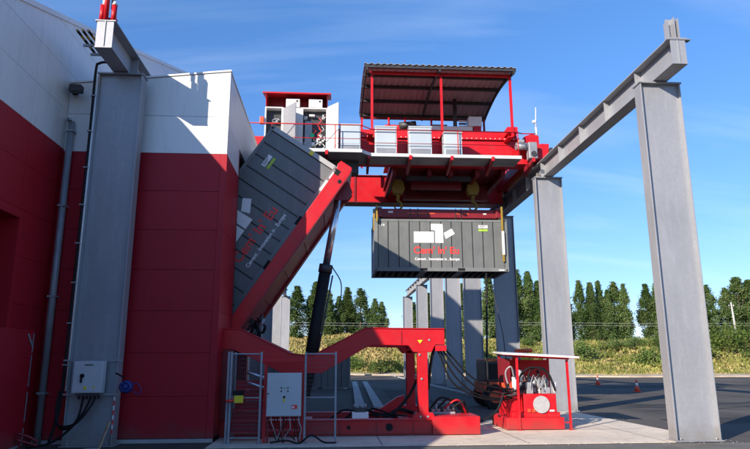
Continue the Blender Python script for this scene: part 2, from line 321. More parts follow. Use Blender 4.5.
# ------------------------------------------------------------------ trees
def poplar(seed, wide=1.0, n=11000):
    rnd = random.Random(seed); b = MB(); cl = []
    def rad(t): t = min(t, .999); return (.55+.45*min(1, t/.3))*(1-max(0, (t-.35)/.65)**1.35)
    tips = [(0, 0, 1.0)]+[(rnd.gauss(0, .05), rnd.gauss(0, .05), rnd.uniform(.82, .95)) for _ in range(3)]
    for _ in range(95):
        t = rnd.uniform(.03, 1.0); a = rnd.uniform(0, 6.28); r = .115*wide*rad(t)*rnd.uniform(.35, 1.12); cl.append((r*math.cos(a), r*math.sin(a), t, rnd.uniform(.6, 1.2)))
    cl += [(x*.5, y*.5, z-.02, .5) for x, y, z in tips]
    for _ in range(n):
        c = rnd.choice(cl); s3 = .027*c[3]*(.45+.55*rad(c[2])); p = Vector((c[0]+rnd.gauss(0, s3), c[1]+rnd.gauss(0, s3), c[2]+rnd.gauss(0, s3*1.7)))
        if p.z > 1.0 or p.z < .03: continue
        s = rnd.uniform(.007, .0135); u = Vector((rnd.gauss(0, 1), rnd.gauss(0, 1), rnd.gauss(0, 1))).normalized()*s; v = u.orthogonal().normalized()*s*.75; i = len(b.v)
        b.v += [tuple(p-u), tuple(p+v), tuple(p+u), tuple(p-v)]; b.f.append((i, i+1, i+2, i+3)); b.sm.append(0)
    tr = MB().tube([(0, 0, -.03), (.004, 0, .3), (-.003, .003, .6), (0, 0, .93)], .017, n=7, r1=.002)
    for _ in range(9):
        z = rnd.uniform(.08, .6); a = rnd.uniform(0, 6.28); tr.tube([(0, 0, z), (.04*math.cos(a), .04*math.sin(a), z+.08), (.06*math.cos(a), .06*math.sin(a), z+.2)], .005, n=4, r1=.001)
    return b.build('crown', leaf), tr.build('trunk', bark)
PR = [poplar(11), poplar(12), poplar(13, 1.25), poplar(14, .85), poplar(15, 1.5, 14000), poplar(16, 1.1)]
TL = [(-6.15, 14.3, 1.25, 'poplar just right of the white far column, left of hydraulic cylinder'), (-3.0, 15.4, 1.2, 'tall poplar partly behind the black hydraulic cylinder, on its left'), (-.9, 14.0, .95, 'poplar mostly hidden by the hydraulic cylinder, on its right'), (.3, 10.2, .75, 'shortest poplar, just right of the hydraulic cylinder'), (1.0, 12.6, .8, 'slim poplar leaning on a taller one right of the cylinder'),
 (2.4, 14.6, .95, 'tall slender poplar above the bend of the red arm'), (4.7, 14.2, 1.4, 'broad pyramid poplar above the red arm, alone'), (7.1, 12.4, .8, 'left one of two small slim poplars left of the hanging container'), (8.3, 12.0, .75, 'right one of two small slim poplars left of the hanging container'),
 (13.9, 11.9, 1.0, 'poplar seen between the two farthest right columns'), (16.4, 13.2, 1.0, 'poplar seen behind the seventh right column'), (19.3, 13.9, 1.0, 'poplar seen between the fifth and sixth right columns'), (22.4, 14.9, 1.2, 'poplar seen between the fourth and fifth right columns'),
 (26.7, 16.5, 1.3, 'tall poplar seen between third and fourth right columns'), (29.4, 17.0, 1.3, 'poplar behind the third right column'), (32.5, 17.4, 1.3, 'tallest poplar, between second and third right columns, left of three'), (34.3, 17.1, 1.0, 'middle one of three poplars between second and third right columns'), (36.0, 16.0, 1.1, 'right one of three poplars, touching the second right column'),
 (40.6, 14.6, 1.1, 'poplar touching the right edge of the second right column'), (42.8, 15.3, 1.05, 'second poplar right of the second column'), (44.7, 15.3, 1.0, 'third poplar right of the second column, in the dense group'), (46.8, 15.3, .85, 'pointed narrow poplar standing apart in the right group'), (49.6, 15.9, 1.35, 'thick tall poplar left of the gap in the right group'), (50.7, 14.7, .9, 'shorter poplar at the left side of the gap'),
 (56.0, 14.9, 1.1, 'poplar at the right side of the gap, behind small shrub'), (57.8, 15.9, 1.2, 'poplar touching the left edge of the nearest right column'), (59.2, 14.7, 1.0, 'poplar mostly hidden by the nearest right column'), (64.6, 14.8, 1.4, 'poplar touching the right edge of the nearest right column'), (67.4, 15.0, 1.4, 'poplar left of the utility pole'), (69.8, 14.4, 1.4, 'lower poplar right behind the utility pole'),
 (39.0, 14.9, 1.1, 'poplar rising directly behind the second right column'), (45.8, 13.9, 1.1, 'lower poplar filling the space left of the pointed narrow one'), (48.0, 14.2, .9, 'lower poplar between the pointed narrow one and the thick one'), (61.8, 14.6, 1.4, 'poplar hidden behind the nearest right column'),
 (72.6, 16.4, 2.2, 'big broad tree right of the utility pole'), (75.2, 15.9, 1.7, 'broad tree at the right edge of the view'), (78.6, 15.2, 1.8, 'tree cut by the right edge of the photo')]
SH = []
for i, (x, h, w, lab) in enumerate(TL):
    if 38 < x < 78 and i % 2 == 0 or i in (5, 13, 16): SH.append((x+random.uniform(-.7, .7), 15+random.uniform(-2, 2), random.uniform(1.2, 1.8), lab))
for i, (x, d, q, lab) in enumerate(SH):
    t = thing('bush', 'shrub under '+lab, 'bush', (x, verge(x)+d, hill(x, d)-.1), 'shrubs under the poplars')
    o = BM[i % 3].copy(); COL.objects.link(o); o.parent = t; t.scale = (q*1.3, q*1.3, q*.8); t.rotation_euler = (0, 0, i*2.1)
for i, (x, h, w, lab) in enumerate(TL):
    q = 4 if w > 1.5 else (2 if w > 1.32 else [0, 1, 3, 5][i % 4]); y = 106+random.uniform(-1.5, 1.5); z0 = hill(x, y-verge(x))-.3
    if x > 60: h += 0
    t = thing('poplar_tree' if w < 1.6 else 'broad_tree', lab, 'tree', (x, y, z0), 'row of poplars behind the embankment'); hh = (h-z0)*random.uniform(.97, 1.04)
    for o in PR[q]:
        c = o.copy(); COL.objects.link(c); c.parent = t; c.location = (0, 0, 0)
    wd = {0: 1, 1: 1, 2: 1.25, 3: .85, 4: 1.5, 5: 1.1}[q]; s = 1.65*w/(.115*wd*1.18)*random.uniform(.9, 1.15); t.scale = (s, s, hh); t.rotation_euler = (0, 0, random.uniform(0, 6.28))
for p in PR:
    for o in p: bpy.data.objects.remove(o)
# utility pole and wires
t = thing('utility_pole', 'pale concrete utility pole on the embankment at right', 'pole', (65.8, 98, hill(65.8, 27)-.2))
zb = hill(65.8, 27)
MB().cyl((65.9, 98, zb-.3), (65.6, 98, 11.2), .2, .13, 8).build('shaft', curbm, t); MB().box(65.1, 66.1, 97.95, 98.05, 10.4, 10.55).build('crossarm', darkm, t)
for q in (65.2, 65.6, 66.0): MB().cyl((q, 98, 10.55), (q, 98, 10.8), .05, n=6).build('insulator', whitep, t)
t = thing('sign_board', 'small white board on two posts below the utility pole', 'sign', (62.5, 92, hill(62.5, 22)))
zb = 2.2
MB().box(61.8, 63.3, 91.9, 92, zb, zb+.9).build('board', whitep, t)
for q in (62.0, 63.1): MB().box(q-.04, q+.04, 92, 92.08, hill(62.5, 22)-.3, zb+.8).build('post', wood, t)
for j, (zz, lab) in enumerate(((7.75, 'upper thin overhead wire in front of the poplars'), (7.35, 'lower thin overhead wire in front of the poplars'))):
    b = MB(); P = []
    for i in range(60): x = -60+i*2.4; P.append((x, 97.5, zz+.25*math.cos(i*.33)*.3))
    tag(b.tube(P, .016, n=4).build('overhead_wire', copperm), lab, 'wire', 'overhead wires')
# ------------------------------------------------------------------ hall (tall building at left)
RL = [(-14, 4.2), (2.5, 5.0), (5.5, 5.6), (7.5, 6.35), (8.9, 7.9), (13.4, 10.24), (16.7, 11.42), (22.4, 13.5), (30, 16.3), (33, 17.0), (48, 11.5)]
outline = [(-14, 0)]+RL+[(48, 0)]
hall = thing('factory_hall', 'tall white and red clad factory hall with sloping roof edge at far left', 'building', (-7.4, 16, 0))
MB().prism(outline, -34, -8.05, 'x').build('core', darkm, hall)
seg = [-14, -4, 7.6, 14.62, 16.3, 27, 37.5, 48]
rows = [0.02+1.1*i for i in range(7)]+[7.66+1.1*i for i in range(10)]
for a, c in zip(seg, seg[1:]):
    for r0, r1 in zip(rows, rows[1:]):
        z0 = r0; z1 = r1
        if a == 7.6 and z0 < 5.3:
            if z1 <= 5.35: continue
            z0 = 5.3
        p = clip(outline, a+.003, c-.003, z0+.004, z1-.004)
        if len(p) >= 3: MB().prism(p, -7.5, -7.4, 'x').build('wall_panel', redwall if z1 < 7.8 else whitewall, hall)
for z0_, z1_, m_ in ((5.45, 7.6, redwall), (7.6, 18, whitewall)):
    p = clip([(y, z-.03) for y, z in outline], -13.9, 47.9, z0_, z1_); MB().prism(p, -7.56, -7.501, 'x').build('panel_backing', m_, hall)
MB().box(-7.56, -7.501, 14.8, 47.9, 0, 5.45).build('panel_backing', redwall, hall); MB().box(-7.56, -7.501, -13.9, 7.5, 0, 4).build('panel_backing', redwall, hall)
b = MB()
for (y0, z0), (y1, z1) in zip(RL, RL[1:]): b.prism([(y0, z0), (y1, z1), (y1, z1+.14), (y0, z0+.14)], -7.6, -7.36, 'x')
b.build('roof_trim', whitewall, hall)
b = MB(); b.prism([(y, z) for y, z in RL]+[(48, 11.3), (33, 16.8), (30, 16.1), (13.4, 10.04), (8.9, 7.7), (7.5, 6.15), (5.5, 5.4), (2.5, 4.8), (-14, 4.0)], -8.05, -7.5, 'x'); b.build('roof_edge', whitewall, hall)
b = MB(); b.box(-8.05, -7.38, 14.62, 14.78, 0, 5.42); b.box(-8.05, -7.38, 7.5, 14.62, 5.3, 5.42); b.build('door_frame', redwall, hall)
MB().box(-7.98, -7.9, 7.6, 14.62, 0, 5.3).build('door', redd, hall)
MB().box(-7.50, -7.45, 4.0, 7.6, 0, .02)
g = thing('sliding_door_guard', 'waist-high dark red sheet box with scuffed white edge beside hall door', 'guard', (-7.2, 14.6, 0))
MB().box(-7.385, -7.12, 12.9, 15.42, 0, 2.72).build('housing', redwall, g, bevel=.01)
for z0, z1, dx in ((.1, .5, 0), (.62, 1.3, .004), (1.42, 2.15, .002), (2.2, 2.66, 0)): MB().box(-7.11, -7.105, 15.37+dx, 15.41+dx, z0, z1).build('scuff_strip', galvd, g)
MB().bar((-7.1, 15.2, .12), (-7.1, 14.3, .05), .02, .05).build('scuff_strip', galvd, g)
MB().bar((-7.1, 15.4, 2.3), (-7.1, 15.1, 2.62), .02, .04).build('scuff_strip', galvd, g)
# ------------------------------------------------------------------ annex
an = thing('annex_building', 'lower red and white clad annex that swallows the tilted container', 'building', (-5.2, 16.8, 0))
XL, XR, YF = -7.39, -3.0, 16.5
MB().box(XL, XR+.01, YF-.04, YF+.02, -.05, .09).build('plinth', curbm, an)
for i in range(7):
    z0 = .1 if i == 0 else 7.6-1.08*(7-i); z1 = 7.6-1.08*(6-i)
    MB().box(XL, XR-.17, YF, YF+.1, z0+.004, z1-.004).build('wall_panel', redwall, an, bevel=.003)
    MB().box(XR-.1, XR, YF+.12, 18.6, z0+.004, z1-.004).build('wall_panel', redwall, an, bevel=.003)
MB().box(XL, XR-.17, YF, YF+.1, 7.604, 8.686).build('wall_panel', whitewall, an, bevel=.003)
MB().prism([(XL, 8.696), (XR-.0, 8.696), (XR-.0, 10.06), (-5.6, 9.76), (XL, 9.58)], YF, YF+.1).build('wall_panel', whitewall, an)
MB().box(XR-.165, XR+.012, YF-.012, YF+.115, .1, 7.6).build('corner_trim', redwall, an, bevel=.003)
MB().box(XR-.165, XR+.002, YF-.002, YF+.115, 7.605, 8.684).build('corner_trim', whitewall, an, bevel=.003)
MB().prism([(XL, 9.6), (-5.6, 9.78), (XR+.02, 10.08), (XR+.02, 10.13), (-5.6, 9.83), (XL, 9.65)], YF-.03, YF+.14).build('coping', whitewall, an)
MB().box(XR-.1, XR, YF+.12, 18.6, 7.606, 8.47).build('wall_panel', whitewall, an)
MB().prism([(16.62, 8.482), (22.7, 8.482), (22.7, 9.97), (16.62, 10.04)], XR-.1, XR, 'x').build('wall_panel', whitewall, an)
MB().box(XR-.12, XR+.02, 16.53, 22.75, 10.05, 10.10).build('coping', whitewall, an)
MB().box(XL, XR-.105, 16.65, 22.75, 9.3, 9.4).build('roof', curbm, an)
MB().box(XL, XR, 22.75, 22.85, 0, 10.0).build('rear_wall', whitewall, an)
MB().box(XR-.1, XR, 21.8, 22.74, 0, 8.47).build('wall_panel', redwall, an)
b = MB(); b.box(XR-.14, XR+.015, 18.605, 18.655, 0, 8.47); b.build('opening_frame', redd, an)
MB().box(XL, XR-.18, YF+.101, YF+.13, .1, 7.6).build('panel_backing', redwall, an); MB().box(XR-.13, XR-.101, YF+.14, 18.59, .1, 7.6).build('panel_backing', redwall, an)
# drain pipe, wall fittings
t = thing('drain_pipe', 'grey vertical drain pipe in the corner between hall and annex', 'pipe', (-7.2, 16.36, 0))
MB().cyl((-7.2, 16.36, 0), (-7.2, 16.36, 8.4), .085, n=14).build('pipe', galvd, t)
for z in (1.2, 3.6, 6, 8.1): MB().box(-7.3, -7.1, 16.26, 16.49, z, z+.05).build('bracket', galv, t)
t = thing('wall_floodlight', 'dark grey box floodlight high on the annex wall beside column top', 'light', (-7.15, 16.5, 9.3))
MB().box(-7.22, -6.9, 15.98, 16.2, 9.15, 9.34).build('housing', darkm, t, bevel=.01); MB().box(-7.3, -7.16, 16.2, 16.49, 9.24, 9.44).build('bracket', black, t)
t = thing('wall_camera', 'tiny grey camera on the white annex wall below the floodlight', 'camera', (-7.3, 16.6, 8.6))
MB().cyl((-7.3, 16.42, 8.45), (-7.16, 16.15, 8.4), .035, n=8).build('body', galvd, t); MB().box(-7.34, -7.27, 16.4, 16.49, 8.43, 8.53).build('bracket', darkm, t)
# ------------------------------------------------------------------ columns
CW, CD, CH = 1.16, .36, 9.62
def make_column(x, y, lab):
    t = thing('steel_column', lab, 'column', (x, y+CD/2, 0), 'galvanised columns carrying the crane runways')
    h = CW/2
    MB().box(-h, -h+.035, -CD/2, CD/2, .04, CH-.04).build('flange', galv, t, local=True, bevel=.004)
    MB().box(h-.035, h, -CD/2, CD/2, .04, CH-.04).build('flange', galv, t, local=True, bevel=.004)
    MB().box(-h+.036, h-.036, -.075, -.055, .04, CH-.04).build('web', galv, t, local=True)
    MB().box(-h-.03, h+.03, -CD/2-.03, CD/2+.03, CH-.04, CH).build('cap_plate', galvd, t, local=True)
    MB().box(-h-.05, h+.05, -CD/2-.05, CD/2+.05, .012, .04).build('base_plate', galvd, t, local=True)
    for sx in (-1, 1):
        for sy in (-1, 1): MB().cyl((sx*(h-.12), sy*(CD/2-.02)-.0, .04), (sx*(h-.12), sy*(CD/2-.02), .1), .025, n=6).build('anchor_bolt', galvd, t, local=True)
    return t
RX, LX = 9.09, -5.81
RY = [15.47, 24.66, 31.9, 39.8, 46.4, 53.8, 63.0, 75.2]; LY = [15.81, 39.8, 46.4, 53.8, 63.0, 75.2]
rl = ['nearest right-hand steel column, leaning large at the right of the photo', 'second right-hand steel column, standing behind the red power unit canopy', 'third right-hand column, shaded dark on top, behind the hanging container end', 'fourth right-hand column, below the right part of the hanging container', 'fifth right-hand column, just left of the fourth under the container', 'sixth right-hand column, right of the end of the red arm', 'seventh right-hand column, slim, seen above the end of red arm', 'farthest right-hand column at the very end of the runway beam']
ll = ['nearest left-hand column carrying the white switch box, before the annex wall', 'second visible left-hand column, bluish, just below the tilted frame', 'third visible left-hand column, bluish, between frame and far white columns', 'fourth visible left-hand column, middle of the distant row', 'fifth visible left-hand column, second from the far end', 'farthest left-hand column, brightly lit at the end of its row']
c0 = make_column(RX, RY[0], rl[0])
for y, lab in zip(RY[1:], rl[1:]): dup(c0, (RX, y+CD/2, 0), lab)
for y, lab in zip(LY, ll): dup(c0, (LX, y+CD/2, 0), lab)
# ------------------------------------------------------------------ runway beams
def runway(x, y0, y1, lab, inner):
    t = thing('runway_beam', lab, 'beam', (x, y0, 9.64), 'crane runway beams'); w = .21
    MB().box(x-w, x+w, y0, y1, 9.64, 9.67).build('lower_flange', galv, t); MB().box(x-w-.04, x+w+.04, y0, y1, 10.37, 10.4).build('upper_flange', galv, t)
    MB().box(x-.012, x+.012, y0, y1, 9.672, 10.368).build('web', galv, t)
    s0 = MB().box(x-w+.005, x-.014, y0+.02, y0+.04, 9.672, 10.368).box(x+.014, x+w-.005, y0+.02, y0+.04, 9.672, 10.368).build('stiffener', galv, t)
    q = 2.0
    while y0+q < y1-.2: twin(s0, t, dy=q); q += 2.13
    MB().box(x-.035, x+.035, y0+.2, y1, 10.402, 10.43).box(x-.012, x+.012, y0+.2, y1, 10.43, 10.49).box(x-.035, x+.035, y0+.2, y1, 10.49, 10.53).build('crane_rail', rust, t)
    return t
rb = runway(RX, 14.4, 75.8, 'long galvanised runway beam on the right-hand columns, ending upper right', -1)
lb = runway(LX, 14.45, 75.8, 'galvanised runway beam on the left-hand columns, with red buffer on top', 1)
# wider walkway flange and end post on the right beam
MB().box(RX-.3, RX+.36, 14.4, 14.55, 10.34, 10.366).build('end_plate', galvd, rb)
b = MB(); b.box(RX-.16, RX+.1, 14.62, 14.65, 10.41, 11.05); b.box(RX+.08, RX+.11, 14.45, 14.62, 10.41, 11.0); b.box(RX-.18, RX-.15, 14.5, 14.7, 10.41, 10.95); b.box(RX-.02, RX+.005, 14.45, 14.61, 10.41, 11.03); b.build('end_post', galv, rb)
bf = thing('end_buffer', 'red crane end buffers with white caps on the left runway beam end', 'buffer', (LX, 14.7, 10.4))
MB().box(LX-.2, LX+.2, 14.6, 14.72, 10.402, 10.55).build('plate', red, bf, bevel=.01)
for dx in (-.14, .15): MB().cyl((LX+dx, 14.56, 10.42), (LX+dx, 14.56, 10.86), .065, n=12).build('cylinder', red, bf); 
MB().cyl((LX+.15, 14.56, 10.865), (LX+.15, 14.56, 10.98), .075, .03, 12).build('cap', whitep, bf)
MB().cyl((LX-.02, 14.5, 10.42), (LX-.02, 14.5, 12.0), .06, n=12).build('mast', red, bf); MB().cyl((LX-.13, 14.62, 10.87), (LX-.13, 14.62, 11.3), .05, n=10).build('mast', whitep, bf)
MB().cyl((LX+.08, 14.64, 10.81), (LX+.08, 14.64, 11.2), .05, n=10).build('mast', galvd, bf)
cb = thing('striped_conductor_bars', 'three yellow and black striped bars sticking out left of the beam end', 'bars', (-6.5, 15.2, 10.3))
for q, x in enumerate((-6.68, -6.54, -6.4)):
    for j in range(5): MB().cyl((x, 14.9+j*.24, 10.34), (x, 14.9+j*.24+.235, 10.34), .035, n=10).build('bar_segment', [black, yellow][j % 2], cb)
MB().box(-6.75, LX-.26, 16.0, 16.06, 10.22, 10.28).build('bracket', galv, cb); MB().box(-6.75, LX-.26, 15.5, 15.56, 10.22, 10.28).build('bracket', galv, cb)
# fittings on the left column
t = thing('black_cable_conduit', 'black cable running down the left edge of the near left column', 'cable', (-6.46, 15.75, 0))
MB().tube(curve([(-5.95, 16.0, 9.75), (-6.1, 15.74, 9.86), (-6.36, 15.72, 9.84), (-6.45, 15.74, 9.6), (-6.45, 15.76, 8), (-6.46, 15.76, 5), (-6.47, 15.76, 2.1), (-6.48, 15.7, .9), (-6.6, 15.6, .12)], 6), .035, n=7).build('cable', black, t)
MB().cyl((-6.4, 15.78, 1.3), (-6.4, 15.78, 9.5), .025, n=8).build('pipe', whitep, t)
for i in range(8): MB().box(-6.52, -6.39, 15.72, 15.8, 1.9+i, 1.93+i).build('clip', galv, t)
sb = thing('switch_box', 'white switch box with black handle strapped to the near left column', 'switch box', (-5.8, 15.55, 1.2))
for z in (1.22, 2.02): MB().box(-6.5, -5.1, 15.72, 15.76, z-.02, z+.02).build('mounting_rail', galv, sb)
MB().box(-6.16, -5.47, 15.5, 15.72, 1.26, 2.0).build('enclosure', greybox, sb, bevel=.008); MB().box(-6.14, -5.49, 15.485, 15.498, 1.28, 1.98).build('door', greybox, sb, bevel=.004)
MB().cyl((-5.93, 15.484, 1.66), (-5.93, 15.45, 1.66), .05, n=12).box(-5.955, -5.915, 15.42, 15.45, 1.5, 1.7).build('handle', black, sb)
MB().prism([(-5.9, 1.35), (-5.8, 1.35), (-5.85, 1.44)], 15.475, 15.484).build('warning_sticker', brightyellow, sb)
MB().box(-5.67, -5.62, 15.478, 15.484, 1.38, 1.42).build('sticker', brightyellow, sb); MB().box(-5.9, -5.7, 15.478, 15.484, 1.9, 1.925).build('nameplate', darkm, sb)
MB().box(-6.05, -5.55, 15.5, 15.66, 1.19, 1.24).build('gland_plate', darkm, sb)
for i in range(6): MB().cyl((-6.0+i*.09, 15.58, 1.19), (-6.0+i*.09, 15.58, 1.12), .025, n=8).build('cable_gland', black, sb)
for P, lab in (([(-5.9, 15.58, 1.15), (-5.93, 15.45, .7), (-6.1, 15.4, .48), (-6.35, 15.5, .5), (-6.5, 15.6, .8), (-6.52, 15.7, 1.3)], 'black cable looping from the switch box to the left'), ([(-5.72, 15.58, 1.15), (-5.85, 15.42, .75), (-6.1, 15.35, .42), (-6.5, 15.4, .15), (-7.0, 15.4, .06)], 'black cable dropping from switch box to the ground at left'), ([(-5.62, 15.58, 1.15), (-5.72, 15.4, .85), (-5.95, 15.35, .58), (-6.3, 15.42, .52), (-6.5, 15.55, .66)], 'shorter black cable loop below the right side of switch box')):
    tag(MB().tube(curve(P, 8), .028, n=7).build('cable', black), lab, 'cable', 'cables below the switch box')
for dz, lab in ((0, 'upper red hose end lying at the hall wall corner'), (.09, 'lower red hose end lying at the hall wall corner')):
    tag(MB().tube(curve([(-7.05, 15.0, .42-dz*1.5), (-6.85, 15.1, .34-dz*1.5), (-6.68, 15.2, .22-dz)], 6), .03, n=7).build('hose', redd), lab, 'hose')
bl = thing('cable_reel', 'blue cable coil hanging on the right flange of the near left column', 'cable coil', (-4.95, 15.6, 1.4))
for q, r in enumerate((.11, .07, .10, .03)):
    P = [(-4.93+r*1.1*math.cos(a*.35+q), 15.6-.03*q, 1.4+r*math.sin(a*.35+q)) for a in range(19)]; MB().tube(P, .045, n=6).build('coil', bluem, bl)
MB().tube(curve([(-4.82, 15.6, 1.45), (-4.68, 15.6, 1.48), (-4.58, 15.6, 1.32), (-4.64, 15.6, 1.22), (-4.76, 15.6, 1.3)], 6), .012, n=5).build('cable_end', bluem, bl)
MB().tube(curve([(-5.24, 15.7, 1.72), (-5.1, 15.65, 1.66), (-5.0, 15.62, 1.6)], 4), .02, n=5).build('hook', black, bl)
rs = thing('marking_strip', 'red and white striped tape on the right flange of the near left column', 'tape', (-5.23, 15.8, 0))
for i in range(8): MB().box(-5.262, -5.232, 15.795, 15.806, .3+i*.11, .3+i*.11+.1).build('stripe', [redprint, white][i % 2], rs)
tag(MB().bar((-5.35, 15.3, 0), (-5.2, 15.45, .62), .07, .03).build('wooden_stake', wood), 'short wooden stake leaning at the foot of the near left column', 'stake')
tag(MB().prism([(-5.7+.0, 15.25), (-5.5, 15.15), (-5.3, 15.2), (-5.35, 15.35), (-5.6, 15.38)], .0, .05, 'z').build('stone', curbm, bevel=.015), 'pale flat stone lying before the near left column', 'stone')
# ------------------------------------------------------------------ containers
CL, CWd, CHh = 6.06, 2.44, 2.38
def container(lab, loc, rot=(0, 0, 0), logo=True, detail=True, CHh=2.38):
    t = thing('shipping_container', lab, 'container', loc, None); t.rotation_euler = rot
    B = lambda *a: MB().box(*a)
    def put(b, n, m, bev=0): return b.build(n, m, t, local=True, bevel=bev)
    y1 = CWd
    for yy in (0, y1-.12):
        put(B(0.16, CL-.16, yy, yy+.12, 0, .16), 'bottom_rail', contf); put(B(.16, CL-.16, yy+.02, yy+.1, CHh-.11, CHh-.01), 'top_rail', contf)
        for x in (0, CL-.16): put(B(x, x+.16, yy, yy+.12, .12, CHh-.12), 'corner_post', contf if x == 0 else contf)
        for x in (0, CL-.178):
            for z in (0, CHh-.118):
                put(B(x-.004, x+.182, yy-.004 if yy == 0 else yy-.04, yy+.16 if yy == 0 else yy+.124, z-.004, z+.12), 'corner_casting', contf, .008)
                sy = yy-.006 if yy == 0 else yy+.126
                put(MB().cyl((x+.09, sy-.001, z+.06), (x+.09, sy+.001, z+.06), .035, n=10), 'casting_hole', black)
    for yy in ((.035, .06), (y1-.06, y1-.035)):
        n = 12; w = (CL-.32)/n
        for i in range(n):
            x0 = .16+i*w; put(B(x0+.024, x0+w-.024, yy[0], yy[1], .16, CHh-.11), 'side_panel', cont, .006)
        put(B(.16, CL-.16, yy[0]+.028 if yy[0] < 1 else yy[0]-.008, yy[1]+.008 if yy[0] < 1 else yy[1]-.028, .16, CHh-.11), 'panel_backing', darkm)
    for x in (0.03, CL-.06): put(B(x, x+.03, .12, y1-.12, .14, CHh-.12), 'end_panel', cont)
    for x in (0.0, CL-.12):
        put(B(x+.002, x+.118, .12, y1-.12, 0, .14), 'end_sill', contl); put(B(x+.002, x+.118, .12, y1-.12, CHh-.12, CHh), 'end_header', contl)
    put(B(.12, CL-.12, .12, y1-.12, CHh-.05, CHh-.02), 'roof_panel', cont)
    put(B(.12, CL-.12, .12, y1-.12, .16, .2), 'floor', darkm)
    if detail:
        cm = put(B(.3, .36, .12, y1-.12, .01, .16), 'cross_member', darkm)
        for i in range(1, 19): twin(cm, t, dx=i*.293)
        for x in (2.05, 3.75):
            put(B(x, x+.32, -.004, .01, .02, .14), 'forklift_pocket', black)
            put(B(x+.01, x+.31, .12, y1-.12, .005, .02), 'pocket_plate', contl)
        for i, (x, w) in enumerate(((.36, .12), (.38, .03))): pass
        put(B(.42, .46, .026, .034, 2.05, 2.15), 'marking', white); put(B(.34, .37, .026, .034, 2.05, 2.15), 'marking', white)
        put(B(4.75, 5.17, .024, .034, 1.98, 2.12), 'label_plate', white); put(B(4.75, 5.17, .024, .034, 1.84, 1.93), 'label_stripe', green); 
        for i in range(3): put(B(4.78, 5.1-.06*i, .02, .024, 2.085-.035*i, 2.1-.035*i), 'label_line', darkm)
        put(B(5.6, 5.85, -.006, .0, .035, .09), 'plate', whitep)
    if logo:
        for nme, poly in (('logo_shape', [(1.79, 1.29), (2.70, 1.29), (2.70, 1.80), (1.79, 1.80)]), ('logo_shape', [(2.57, 2.16), (3.11, 2.16), (3.13, 1.29), (2.76, 1.29), (2.76, 1.86), (2.57, 1.88)]), ('logo_shape', [(3.15, 1.745), (3.52, 1.95), (3.66, 1.71), (3.24, 1.47)])):
            put(MB().prism(poly, .024, .034), nme, white)
        text('letter', "Cem' In' Eu", .44, redprint, t, (1.78, .03, .80), (R(90), 0, 0), 2.05)
        stuff(text('lettering', "Cement . Innovation in . Europe", .17, white, t, (1.82, .03, .50), (R(90), 0, 0), 2.02))
    return t
hang = container('grey container with white logo hanging from the crane spreader', (1.79, 27, 5.87), (0, 0, R(-.6)))
tilt_a = math.atan2(.833, .553)
tc_ = container('grey container with logo tilted steeply on the red frame into annex', (-3.22, 19.0, 3.0), (0, -tilt_a, 0), CHh=2.6)
for sx, zz in ((CL-.3, .0),): pass
MB().box(CL-.155, CL-.0, -.008, -.0, .14, 2.46).build('end_frame_face', contl, tc_, local=True)
MB().box(5.9, 6.05, -.012, -.008, .95, 1.08).build('sticker', brightyellow, tc_, local=True)
MB().box(5.1, 5.5, -.01, -.003, .02, .12).build('plate', whitep, tc_, local=True)
container('plain dark grey container standing on the asphalt behind the red frame', (-4.8, 45, 0.01), logo=False)
# ------------------------------------------------------------------ tilting cradle
cr_ = thing('tilting_cradle', 'steeply raised red cradle frame holding the tilted container', 'frame', (-3.22, 19.0, 3.0)); cr_.rotation_euler = (0, -tilt_a, 0)
pb = lambda b, n, m, p=cr_, bev=0: b.build(n, m, p, local=True, bevel=bev)
for y0 in (-.38, 2.5):
    pb(MB().prism([(-.9, -.44), (6.12, -.44), (6.2, -.38), (6.2, .02), (6.05, .05), (5.9, -.02), (-.9, -.02)], y0, y0+.32), 'side_beam', red, bev=.01)
pb(MB().box(-.8, 6.0, -.42, -.02, -.475, -.443), 'lower_flange', redd); pb(MB().box(-.8, 6.0, 2.46, 2.86, -.475, -.443), 'lower_flange', redd)
pb(MB().box(5.72, 5.9, -.385, -.381, -.18, -.02), 'square_hole', black); pb(MB().cyl((5.6, -.383, -.33), (5.6, -.3835, -.33), .07, n=14), 'round_hole', black)
for i in range(6): pb(MB().box(.2+i*1.1, .38+i*1.1, -.055, 2.495, -.42, -.14), 'cross_beam', redd)
pb(MB().box(.0, 6.0, -.055, 2.495, -.40, -.37), 'bottom_plate', redd)
pb(MB().box(6.0, 6.2, -.05, 2.49, -.4, 2.2*0+.0), 'end_beam', redd)
pb(MB().prism([(5.1, -.43), (5.9, -.43), (5.65, -.8), (5.35, -.8)], .05, .15), 'lug', redd); pb(MB().prism([(5.1, -.43), (5.9, -.43), (5.65, -.8), (5.35, -.8)], .5, .6), 'lug', redd)
pb(MB().box(-.2, .1, -.3, 2.7, -.8, -.48), 'hinge_block', redd)
for i in range(9):
    a = random.uniform(0, .8); pb(MB().tube(curve([(-.6+a*.5, random.uniform(-.3, .4), -.6), (-.2+a, random.uniform(-.35, .2), -.85-random.random()*.25), (.5+a*.3, random.uniform(-.3, .3), -.62)], 5), .03, n=6), 'hose', black)
for i in range(14):
    x = random.uniform(-.5, .7); z = random.uniform(-1.0, -.5); y = random.uniform(-.3, .5)
    pb(MB().box(x, x+random.uniform(.08, .25), y, y+.15, z, z+random.uniform(.06, .16)) if i % 2 else MB().cyl((x, y, z), (x+.25, y, z+.05), .05, n=10), 'hinge_fitting', [darkm, black, galvd, darkm][i % 4])
